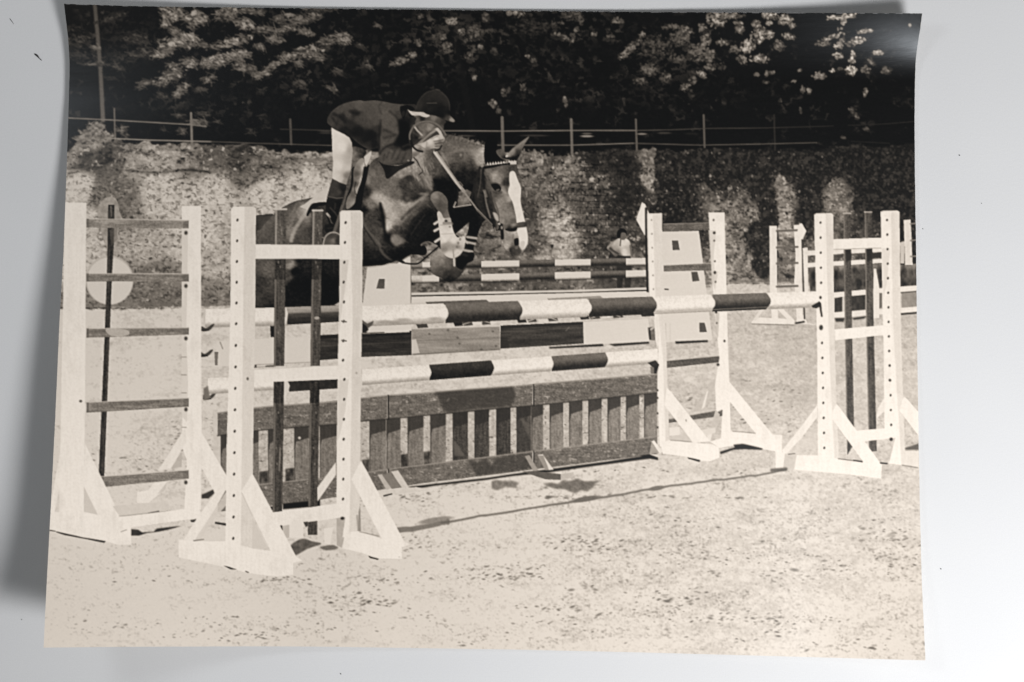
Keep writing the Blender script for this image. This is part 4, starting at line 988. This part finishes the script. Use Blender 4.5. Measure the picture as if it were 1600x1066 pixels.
fill([1376,331, 1380,329.5, 1402,329, 1405.5,331, 1408,520, 1411,620, 1414,705, 1436,705, 1436,730, 1389,724.5, 1399,684, 1382,680, 1381,560, 1379,480], white(221, [(330,1392),(520,1396),(720,1408)]), J + '/post#2')
fill([1378,388, 1391,388, 1386,440, 1380,470], 200, op=.6)
fill([1412,620, 1417,623, 1436,645, 1436,682, 1405,641], white(219), J + '/brace#3'); fill([1382,621, 1382,642, 1369,655, 1372,638], white(215), J + '/brace#4')
fill([1414,700, 1436,693, 1436,703, 1415,703], 100, tex=30, soft=.6); line([1410,727, 1434,731], 1.4, 100, op=.7)
holes(1386, 344, 1390, 594, 12, 1.5, 1.9); holes(1390.5, 571.5, 1392.5, 664, 5, 1.5, 1.9); blob(1392.5, 686.5, 2.6, 2.6, 40)
fill([1272,336, 1275,333.5, 1299,333, 1302,336, 1303,480, 1305,560, 1307,632, 1311,718, 1278,716, 1277,560, 1276,500, 1274,420], white(221, [(333,1290),(560,1296),(716,1304)]), J + '/post#1')
holes(1282, 348, 1283, 442, 5, 1.5, 1.9); blob(1282, 465, 1.8, 2.4, 60); holes(1284.5, 536, 1288, 700, 8, 1.5, 2.0); blob(1283, 512, 3, 4, 60)
fill([1268,478, 1280,471, 1283,474, 1284,484, 1280,480, 1276,482, 1270,481], 46, J + '/pole_cup', soft=.4); line([1282,482, 1284,494], 3, 66); 
fill([1307,631, 1313,638, 1378,727, 1349,722, 1297,650], white(221), J + '/brace#1')
fill([1277,633, 1277,652, 1252,685, 1226,712, 1222,704, 1253,665], white(219), J + '/brace#2'); fill([1277,655, 1277,700, 1250,706, 1232,712], 196, op=.55)
fill([1244,711, 1278,712, 1309,717, 1349,722, 1378,726, 1377,748, 1322,741, 1240,734], white(221), J + '/base'); fill([1226,709, 1245,711, 1241,734, 1225,732], 192, op=.75)
fill([1211,682, 1222,680, 1221,706, 1226,709, 1224,732, 1212,732], white(219), J + '/base')
line([1310,717, 1346,721.5], 1.3, 70, op=.7); line([1334,719.5, 1347,721.5], 2, 50); line([1376,723.5, 1386,724.5], 2.4, 60); line([1232,710, 1242,709], 1.4, 110)
line([1206,735, 1228,733], 5, 74, op=.7, soft=1.4)

# ------------------------------------------------------------------ picture: left front wing (jump_standard 2)
J = 'printed_jump_standard#2'
for i, (xt0, xt1, yt, xb0, xb1, yb) in enumerate([(430, 447.5, 326, 426, 441, 799), (488.5, 504, 328, 481, 495.5, 836)]):
    f = lambda y, a_, b_: a_ + (b_ - a_) * (y - yt) / (yb - yt)
    for k, (ya, yb_, tn) in enumerate([(yt, 383, 96), (404, 437, 62), (437, 572, 84), (596, 630, 54), (630, 800, 74), (812, 836, 78)]):
        if k == 5 and i == 0: continue
        fill([f(ya, xt0, xb0), ya, f(ya, xt1, xb1), ya, f(yb_, xt1, xb1), yb_, f(yb_, xt0, xb0), yb_], wood(tn, False, 40), J + '/batten#%d' % i)
        if k in (0, 2, 4):
            line([f(ya, xt0, xb0) + 1.6, ya + 1, f(yb_, xt0, xb0) + 1.6, yb_], 3, 168 if k == 0 else 120, op=.8, soft=.7)
    line([xt0, yt + 1, xt1, yt + 1], 3, 196)
    for (dx, y) in [(8,352),(10,360),(11,365),(6,410),(9,417),(10,380),(12,455),(7,520),(9,645),(6,700),(8,725)]:
        blob(xt0 + dx - (y - yt) * .012, y, 1.1, 2.2, 150, op=.6)
blob(495, 497, 4, 2.5, 190, op=.8); line([438,700, 436,735], 2, 170, op=.6, soft=.8); blob(468, 684.5, 2.2, 2.2, 190)
fill([398,382, 546,383, 546,405, 398,404.5], white(220), J + '/rail#1')
fill([396,577.5, 470,574, 546,569, 546,592, 470,595, 396,598], white(219), J + '/rail#2'); line([397,577.5, 546,570], 1.2, 200)
fill([425,801, 541,785, 541,808, 436,822, 428,812], white(219), J + '/rail#3')
fill([452,819, 474,816, 474,841, 452,840], 214); fill([506,826, 522,823, 520,828, 516,851, 507,849], 214); fill([438,821, 441,821, 442,832, 437,826], 60); fill([442,822, 452,820, 452,840, 444,842], 186)
fill([526,810, 541,808, 538,840, 534,856, 526,852], 176, tex=16); blob(535, 810, 3, 2.4, 50); fill([474,816, 481,815, 481,822, 478,824], 70)
fill([525,722, 525,742, 510,764, 496,784, 496,762], white(214), J + '/brace#4')
fill([531,332, 534,329, 563,329, 567,332, 566,480, 564,600, 563,700, 562,790, 560,835, 535,840, 540,806, 526,790, 526,700, 528,560, 530,470], white(221, [(330,548),(500,551),(700,548),(830,546)]), J + '/post#2')
fill([531,406, 545,406, 541,440, 535,480, 530,520], 198, op=.7); fill([528,594, 545,593, 540,640, 531,680, 527,690], 198, op=.6)
holes(540, 348, 537, 441, 4, 1.6, 2.3); holes(537.5, 472, 536, 563, 4, 1.6, 2.3); holes(538, 593, 536, 780, 7, 1.6, 2.3); line([534,502, 541,503], 2, 110); line([534,532, 541,533], 2, 110); blob(557, 583, 1.6, 2, 170)
fill([564,720, 570,730, 632,847, 640,850, 628,856, 597,843, 549,749], white(221), J + '/brace#3')
fill([560,800, 563,790, 564,830, 560,830], 150); line([558,806, 560,830], 2.4, 140, op=.7, soft=1)
fill([535,857, 539,832, 561,830, 597,842, 628,849, 628,873, 592,873, 562,863], white(221), J + '/base#2'); fill([575,868.5, 592,873.5, 590,875, 578,872], 46); line([562,831, 592,838], 1.4, 120, op=.6)
fill([361,326, 364,323, 396,323, 400,326, 399,480, 397,600, 395,745, 394,862, 352,850, 354,700, 357,600, 360,480], white(221, [(323,382),(860,376)]), J + '/post#1')
holes(371, 344, 369, 506, 6, 1.6, 2.3); holes(368.5, 540, 364, 875, 11, 1.6, 2.3); blob(387, 592, 1.8, 2.4, 110)
fill([394,740, 400,750, 463,870, 472,876, 458,880, 424,863, 377,768], white(221), J + '/brace#1')
fill([394,809, 394,857, 420,860], 200, op=.85); line([378,770, 394,806], 1.2, 196)
fill([354,743, 354,764, 312,838, 302,846, 286,845, 309,808, 335,772], white(218), J + '/brace#2'); fill([354,767, 353,790, 326,822, 312,846, 303,846], 202, op=.85)
fill([279,843, 305,846, 355,846, 394,857, 424,861, 458,879, 458,898, 434,901, 390,896, 350,886, 279,871], white(221), J + '/base#1')
line([303,845, 318,843], 1.6, 130); fill([336,815.5, 353,818, 353,821.5, 336,818.5], 44, soft=.4); fill([349,884, 358,886, 370,890, 360,889.5], 42); line([384,893, 388,894.5], 1.4, 70)
clods(432, 905, 24, 4, 10, 991); clods(465, 905, 40, 6, 12, 992); clods(632, 862, 10, 14, 8, 993, 120, 160)

# ------------------------------------------------------------------ picture: finish (lens softness, film grain, fibres)
ids[:] = ids
img = blur(img, .55)
img = img + .5 * (img - blur(img, 1.8))
midt = np.clip(1 - np.abs(img - 120) / 130, .15, 1)
img = img + (vnoise(1.5, 1.5, 950) - .5) * 13 * midt + (vnoise(3, 3, 951) - .5) * 5 * midt
img = np.clip(img, 9, 224)
# ==== PAINT END

# ------------------------------------------------------------------ table
def new_mat(name):
    m = bpy.data.materials.new(name)
    m.use_nodes = True
    nt = m.node_tree
    return m, nt, nt.nodes['Principled BSDF']

def link_mesh(name, verts, faces, mat, parent=None, smooth_=True):
    me = bpy.data.meshes.new(name)
    me.from_pydata([tuple(v) for v in verts], [], [tuple(f) for f in faces])
    me.materials.append(mat)
    if smooth_:
        me.polygons.foreach_set('use_smooth', [True] * len(me.polygons))
    me.update()
    o = bpy.data.objects.new(name, me)
    col.objects.link(o)
    o.parent = parent
    return o

m_table, nt, bsdf = new_mat('white_table')
tc = nt.nodes.new('ShaderNodeTexCoord')
n1 = nt.nodes.new('ShaderNodeTexNoise'); n1.inputs['Scale'].default_value = 14; n1.inputs['Detail'].default_value = 4
n2 = nt.nodes.new('ShaderNodeTexNoise'); n2.inputs['Scale'].default_value = 900; n2.inputs['Detail'].default_value = 3
ramp = nt.nodes.new('ShaderNodeValToRGB')
ramp.color_ramp.elements[0].position = .3; ramp.color_ramp.elements[0].color = (.66, .667, .678, 1)
ramp.color_ramp.elements[1].position = .7; ramp.color_ramp.elements[1].color = (.685, .692, .702, 1)
bump = nt.nodes.new('ShaderNodeBump'); bump.inputs['Strength'].default_value = .12; bump.inputs['Distance'].default_value = .0002
nt.links.new(tc.outputs['Object'], n1.inputs['Vector']); nt.links.new(tc.outputs['Object'], n2.inputs['Vector'])
n3 = nt.nodes.new('ShaderNodeTexNoise'); n3.inputs['Scale'].default_value = 2600; n3.inputs['Detail'].default_value = 2
mul = nt.nodes.new('ShaderNodeMapRange'); mul.inputs['From Min'].default_value = .25; mul.inputs['From Max'].default_value = .75; mul.inputs['To Min'].default_value = .965; mul.inputs['To Max'].default_value = 1.03
mx = nt.nodes.new('ShaderNodeVectorMath'); mx.operation = 'SCALE'
nt.links.new(tc.outputs['Object'], n3.inputs['Vector']); nt.links.new(n3.outputs['Fac'], mul.inputs['Value'])
nt.links.new(n1.outputs['Fac'], ramp.inputs['Fac']); nt.links.new(ramp.outputs['Color'], mx.inputs[0]); nt.links.new(mul.outputs['Result'], mx.inputs['Scale'])
nt.links.new(mx.outputs['Vector'], bsdf.inputs['Base Color'])
nt.links.new(n2.outputs['Fac'], bump.inputs['Height']); nt.links.new(bump.outputs['Normal'], bsdf.inputs['Normal'])
bsdf.inputs['Roughness'].default_value = .6
bsdf.inputs['Specular IOR Level'].default_value = .25
R_ = 1.2
tb = link_mesh('table_top', [(-R_, -R_, 0), (R_, -R_, 0), (R_, R_, 0), (-R_, R_, 0), (-R_, -R_, -.02), (R_, -R_, -.02), (R_, R_, -.02), (-R_, R_, -.02)],
               [(0, 1, 2, 3), (7, 6, 5, 4), (0, 4, 5, 1), (1, 5, 6, 2), (2, 6, 7, 3), (3, 7, 4, 0)], m_table, smooth_=False)
tb['kind'] = 'structure'

# ------------------------------------------------------------------ the print: curled sheet
def curve(pts):
    a = np.array(pts, float)
    def f(t):
        # monotone-ish smooth interpolation of both coordinates along t
        x = np.interp(t, a[:, 0], a[:, 1]); y = np.interp(t, a[:, 0], a[:, 2])
        return x, y
    return f

NU, NV_ = 1080, 806
u = np.linspace(0, 1, NU + 1); v = np.linspace(0, 1, NV_ + 1)

def soften(q, n=25):
    k = np.hanning(n + 2)[1:-1]; k /= k.sum()
    d = q - np.linspace(q[0], q[-1], len(q))
    p = np.concatenate([-d[n:0:-1], d, -d[-2:-n - 2:-1]])
    r = np.convolve(p, k, 'same')[n:-n]
    r[0] = r[-1] = 0
    return r + np.linspace(q[0], q[-1], len(q))

yl = [6, 30, 60, 100, 190, 267, 400, 500, 650, 800, 900, 1012]
xl = [100, 103, 106.5, 109, 106.5, 104, 99, 93, 86.5, 79, 73.5, 68]
yr = [21, 45, 62, 90, 130, 190, 267, 400, 534, 700, 800, 900, 980, 1032]
xr = [1441, 1438, 1435, 1431, 1429.5, 1429, 1429.5, 1431.5, 1433, 1435.5, 1437.5, 1440, 1443.5, 1446]
xt = [100, 200, 300, 400, 600, 800, 1000, 1200, 1441]
yt_ = [6, 9.5, 11, 12, 14.5, 16.8, 18.8, 20, 21]
xb = [68, 200, 400, 500, 600, 800, 1000, 1200, 1446]
yb_ = [1012, 1010.8, 1010, 1010.5, 1012, 1015, 1019.5, 1025, 1032]
Ly = 6 + v * 1006; Lx = soften(np.interp(Ly, yl, xl))
Ry = 21 + v * 1011; Rx = soften(np.interp(Ry, yr, xr))
Tx = 100 + u * 1341; Ty = soften(np.interp(Tx, xt, yt_), 61)
Bx = 68 + u * 1378; By = soften(np.interp(Bx, xb, yb_), 61)
# the cut edges are not perfectly straight
er = np.random.default_rng(5)
def rag(n, s):
    return np.convolve(er.normal(size=n + 30), np.hanning(9) / 4, 'same')[15:-15] * s
U, V = np.meshgrid(u, v)
c00, c10, c01, c11 = (100, 6), (1441, 21), (68, 1012), (1446, 1032)
PX = (1 - V) * Tx[None] + V * Bx[None] + (1 - U) * Lx[:, None] + U * Rx[:, None] - ((1 - U) * (1 - V) * c00[0] + U * (1 - V) * c10[0] + (1 - U) * V * c01[0] + U * V * c11[0])
PY = (1 - V) * Ty[None] + V * By[None] + (1 - U) * Ly[:, None] + U * Ry[:, None] - ((1 - U) * (1 - V) * c00[1] + U * (1 - V) * c10[1] + (1 - U) * V * c01[1] + U * V * c11[1])
PX += rag(NV_ + 1, .14)[:, None] * np.exp(-U / .002) + rag(NV_ + 1, .20)[:, None] * np.exp(-(1 - U) / .002)
PY += rag(NU + 1, .12)[None] * np.exp(-V / .003) + rag(NU + 1, .12)[None] * np.exp(-(1 - V) / .003)
# curl: how far the sheet stands off the table (plan units)
def ease(t):
    t = np.clip(t, 0, 1)
    return t * t * (1.5 - .5 * t)
def ramp_(t):
    t = np.clip(t, 0, 1)
    return t * t / (t + .15) * 1.15
zL = np.interp(v, [0, .06, .14, .25, .4, .6, .8, 1], [24, 11, 7, 16, 36, 60, 78, 92]); zL = soften(zL, 61)
zR = np.interp(v, [0, .08, .2, .5, .8, 1], [4, 4, 3, 3, 8, 22]); zR = soften(zR, 41)
zT = np.interp(u, [0, .1, .3, .5, .65, .8, .9, 1], [3, 2, 2, 2, 3, 9, 20, 37]); zT = soften(zT, 121)
zB = np.interp(u, [0, .1, .2, .3, .42, .7, 1], [36, 28, 20, 12, 4, 3, 8]); zB = soften(zB, 61)
Z = 3 + zL[:, None] * ease((.30 - U) / .30) + zR[:, None] * ease((U - .86) / .14) + zT[None] * ease((.105 - V) / .105) + zB[None] * ease((V - .80) / .20)
Z += 1.6 * np.sin(U * 7 + 1) * np.sin(V * 5 + 2) * np.sin(np.pi * U) * np.sin(np.pi * V)
k_ = 1 - Z / D                              # the sheet keeps its outline at its own height
VX = (PX - CX) * k_ * S; VY = (CY - PY) * k_ * S; VZ = Z * S

# printed tone of each point of the sheet
fx = np.clip(PX - X0 - .5, 0, CW - 1.001); fy = np.clip(PY - Y0 - .5, 0, CH - 1.001)
ix = fx.astype(int); iy = fy.astype(int); ax = fx - ix; ay = fy - iy
T = img[iy, ix] * (1 - ax) * (1 - ay) + img[iy, ix + 1] * ax * (1 - ay) + img[iy + 1, ix] * (1 - ax) * ay + img[iy + 1, ix + 1] * ax * ay
# hairline of bare, yellowed paper along the trimmed edges
edge_d = np.minimum(np.minimum(PX - Lx[:, None], Rx[:, None] - PX), np.minimum(PY - Ty[None], By[None] - PY))
def s2l(c):
    c = np.clip(c, 0, 255) / 255
    return np.where(c <= .04045, c / 12.92, ((c + .055) / 1.055) ** 2.4)
T = T * np.interp(T, [0, 16, 40, 80, 130, 180, 224], [.30, .45, .82, .97, 1.03, 1.075, 1.115])
tn_ = T / 238.0
C = np.stack([s2l(T), s2l(T * (.900 + .054 * tn_)), s2l(T * (.785 + .114 * tn_)), np.ones_like(T)], -1)
nick = (edge_d < .8) & (np.convolve(er.random(NU + 1), np.ones(5) / 5, 'same')[None] > .55)
C[nick, :3] = np.maximum(C[nick, :3], .22)

# face ids
FX = np.clip((.25 * (PX[:-1, :-1] + PX[1:, :-1] + PX[:-1, 1:] + PX[1:, 1:]) - X0).astype(int), 0, CW - 1)
FY = np.clip((.25 * (PY[:-1, :-1] + PY[1:, :-1] + PY[:-1, 1:] + PY[1:, 1:]) - Y0).astype(int), 0, CH - 1)
FID = ids[FY, FX].ravel()
vi = np.arange((NV_ + 1) * (NU + 1)).reshape(NV_ + 1, NU + 1)
QUAD = np.stack([vi[:-1, :-1], vi[1:, :-1], vi[1:, 1:], vi[:-1, 1:]], -1).reshape(-1, 4)
VCO = np.stack([VX, VY, VZ], -1).reshape(-1, 3).astype(np.float32)
VCOL = C.reshape(-1, 4).astype(np.float32)

# emulsion: tone from the printed silver, semi-gloss gelatine with a fine ripple
m_em, nt, bsdf = new_mat('photo_emulsion')
at = nt.nodes.new('ShaderNodeAttribute'); at.attribute_name = 'print_tone'
tc = nt.nodes.new('ShaderNodeTexCoord')
ge = nt.nodes.new('ShaderNodeNewGeometry')
mp = nt.nodes.new('ShaderNodeMapping'); mp.inputs['Scale'].default_value = (140, 520, 140)
nz = nt.nodes.new('ShaderNodeTexNoise'); nz.inputs['Scale'].default_value = 1.0; nz.inputs['Detail'].default_value = 3
bump = nt.nodes.new('ShaderNodeBump'); bump.inputs['Strength'].default_value = .10; bump.inputs['Distance'].default_value = .0003
nt.links.new(ge.outputs['Position'], mp.inputs['Vector']); nt.links.new(mp.outputs['Vector'], nz.inputs['Vector'])
nt.links.new(nz.outputs['Fac'], bump.inputs['Height']); nt.links.new(bump.outputs['Normal'], bsdf.inputs['Normal'])
nt.links.new(at.outputs['Color'], bsdf.inputs['Base Color'])
bsdf.inputs['Roughness'].default_value = .29
bsdf.inputs['Specular IOR Level'].default_value = .56
bsdf.inputs['Specular Tint'].default_value = (.88, .94, 1.0, 1)

m_pa, nt, bsdf = new_mat('photo_paper')
bsdf.inputs['Base Color'].default_value = (.62, .57, .48, 1)
bsdf.inputs['Roughness'].default_value = .8

# ------------------------------------------------------------------ the print: objects
root = bpy.data.objects.new('photographic_print', None)
root.empty_display_size = .02
root.location = (0, 0, 0)
col.objects.link(root)
root['label'] = 'sepia-toned photographic print of a show-jumping horse, curling up off the white table'
root['category'] = 'photograph'

LABELS = {
 'printed_trees': 'dark trees across the top of the print',
 'printed_stone_wall': 'rough stone wall with creepers in the picture',
 'printed_sand': 'pale trampled sand filling the foot of the print',
 'printed_rail_fence': 'thin rail fence above the wall in the picture',
 'printed_horse': 'dark horse with white blaze in mid-jump, facing right',
 'printed_person#1': 'rider in dark jacket and helmet bent over the horse',
 'printed_person#2': 'small spectator in pale shirt standing by the wall',
 'printed_jump_standard#1': 'white wing with five grey rungs at the left edge',
 'printed_jump_standard#2': 'large white wing with dark battens, front left',
 'printed_jump_standard#3': 'white wing with grey rungs right of the palisade',
 'printed_jump_standard#4': 'white wing with two dark battens, front right',
 'printed_jump_standard#5': 'small white wing far back beside the right one',
 'printed_jump_standard#6': 'white post cut by the right edge of the print',
 'printed_striped_pole#1': 'upper thin striped pole behind the horse',
 'printed_striped_pole#2': 'lower thin striped pole behind the horse',
 'printed_striped_pole#3': 'rear striped pole of the jump, mostly hidden',
 'printed_striped_pole#4': 'lower striped pole above the palisade',
 'printed_striped_pole#5': 'thick striped pole running right across the jump',
 'printed_plank': 'long plank painted dark, pale and white in sections',
 'printed_palisade': 'dark slatted wooden palisade under the jump',
 'printed_wing_panel#1': 'white panel with one dark patch under the horse',
 'printed_wing_panel#2': 'white tapering panel with three dark patches',
 'printed_low_rail': 'low white rail with thin dark edge behind the jump',
 'printed_brush_fence': 'far brush fence with white bars at the right',
 'printed_round_board': 'white round board on the left rod',
 'printed_arrow_sign#1': 'grey pointed board on the left rod',
 'printed_arrow_sign#2': 'white pointed board left of the centre wing',
 'printed_arrow_sign#3': 'small white pointed board on the far wing',
 'printed_rod#1': 'tall dark rod behind the left rungs',
 'printed_rod#2': 'thin dark rod beside the centre wing',
}

def plain(k):
    return k.split('#')[0]

def patch(name, faces, parent):
    used, inv = np.unique(faces.ravel(), return_inverse=True)
    me = bpy.data.meshes.new(name)
    nf = len(faces)
    me.vertices.add(len(used)); me.vertices.foreach_set('co', VCO[used].ravel())
    me.loops.add(nf * 4); me.loops.foreach_set('vertex_index', inv.astype(np.int32))
    me.polygons.add(nf)
    me.polygons.foreach_set('loop_start', np.arange(0, nf * 4, 4, dtype=np.int32))
    me.polygons.foreach_set('use_smooth', np.ones(nf, bool))
    me.update(calc_edges=True)
    a = me.attributes.new('print_tone', 'FLOAT_COLOR', 'POINT')
    a.data.foreach_set('color', VCOL[used].ravel())
    me.materials.append(m_em)
    o = bpy.data.objects.new(name, me)
    col.objects.link(o)
    o.parent = parent
    return o

order = np.argsort(FID, kind='stable')
cuts = np.searchsorted(FID[order], np.arange(len(KEYS) + 1))
groups = {}
spare = {}
for i, k in enumerate(KEYS):
    f = order[cuts[i]:cuts[i + 1]]
    if len(f) == 0:
        continue
    top, _, sub = k.partition('/')
    # slivers too small to be seen as a piece stay with their part
    if sub and len(f) < 12:
        spare.setdefault(top, []).append(f)
        continue
    groups.setdefault(top, {})[sub] = f
for top, fs in spare.items():
    g = groups.setdefault(top, {})
    g[''] = np.concatenate(([g['']] if '' in g else []) + fs)
for top, g in groups.items():
    if '' in g:
        part = patch(plain(top), QUAD[g['']], root)
    else:
        part = bpy.data.objects.new(plain(top), None)
        part.empty_display_size = .005
        col.objects.link(part)
        part.parent = root
    if top in LABELS:
        part['label'] = LABELS[top]
    for sub, f in g.items():
        if sub:
            patch(plain(sub), QUAD[f], part)

# paper body under the emulsion: back face and the four cut edges
st = 10
iu = np.unique(np.r_[0:NU + 1:st, NU]); iv = np.unique(np.r_[0:NV_ + 1:st, NV_])
sub_co = np.stack([VX, VY, VZ], -1)[np.ix_(iv, iu)]
h_, w_ = sub_co.shape[:2]
TH = .00022
topv = sub_co - np.array([0, 0, .00004]); botv = sub_co - np.array([0, 0, TH])
verts = np.concatenate([topv.reshape(-1, 3), botv.reshape(-1, 3)])
idx = np.arange(h_ * w_).reshape(h_, w_); off = h_ * w_
faces = []
for r in range(h_ - 1):
    for c in range(w_ - 1):
        faces.append((idx[r, c], idx[r + 1, c], idx[r + 1, c + 1], idx[r, c + 1]))
        faces.append((off + idx[r, c], off + idx[r, c + 1], off + idx[r + 1, c + 1], off + idx[r + 1, c]))
rim = list(idx[0, :]) + list(idx[1:, -1]) + list(idx[-1, -2::-1]) + list(idx[-2:0:-1, 0])
for a_, b_ in zip(rim, rim[1:] + rim[:1]):
    faces.append((a_, b_, off + b_, off + a_))
pb = link_mesh('paper_base', verts, [tuple(int(q) for q in f) for f in faces], m_pa, root)
pb['label'] = 'cream photographic paper, seen at the cut edges'

# ------------------------------------------------------------------ lint and specks on the table
m_li, nt, bsdf = new_mat('dark_lint')
bsdf.inputs['Base Color'].default_value = (.035, .035, .035, 1)
bsdf.inputs['Roughness'].default_value = .9

def tube(name, pts, rad, label, cat, group=None, n=6):
    vs_, fs_ = [], []
    P_ = np.array(pts, float)
    for i, (x, y) in enumerate(P_):
        d = P_[min(i + 1, len(P_) - 1)] - P_[max(i - 1, 0)]
        d /= max(np.hypot(*d), 1e-9)
        r = rad[i] if isinstance(rad, (list, tuple)) else rad
        for k in range(n):
            a = 2 * math.pi * k / n
            ox = math.cos(a) * r; oz = math.sin(a) * r
            vs_.append(W(x - d[1] * ox, y + d[0] * ox, r + oz + .1))
    for i in range(len(P_) - 1):
        for k in range(n):
            fs_.append((i * n + k, i * n + (k + 1) % n, (i + 1) * n + (k + 1) % n, (i + 1) * n + k))
    fs_.append(tuple(range(n))[::-1]); fs_.append(tuple((len(P_) - 1) * n + k for k in range(n)))
    o = link_mesh(name, vs_, fs_, m_li)
    o['label'] = label; o['category'] = cat
    if group: o['group'] = group
    return o

tube('lint_fibre', [(54, 85), (56.5, 86), (58.5, 87.5), (60.5, 90), (62, 92), (63.5, 93), (65.5, 95)], [.5, 1.4, 1.5, 1.0, .5, .8, .3], 'thicker curled dark lint fibre on the table, left of the tree trunk', 'lint', 'lint on the table')
tube('lint_fibre', [(15.5, 29), (17, 31.5), (19, 34), (21.5, 38)], [.25, .5, .4, .2], 'fine short dark lint fibre nearest the top left corner', 'lint', 'lint on the table')
SP = [(1499, 243, .9, 'dark dust speck right of the print, level with the top of its stone wall'),
      (1470, 889, .9, 'dark dust speck right of the print, level with its foreground sand'),
      (1442, 358, .7, 'tiny dust speck close to the right edge of the print, beside its cut-off post'),
      (532.5, 1053, .9, 'dark dust speck below the bottom edge of the print'),
      (1533.5, 318, .6, 'faint dust speck far right, the farthest from the print edge'),
      (34, 968, .7, 'faint dust speck in the shadow beside the bottom left corner')]
for (x, y, r, lab) in SP:
    tube('dust_speck', [(x - r, y - r * .3), (x, y), (x + r * .9, y + r * .4)], [r * .4, r, r * .4], lab, 'dust', 'dust specks on the table')
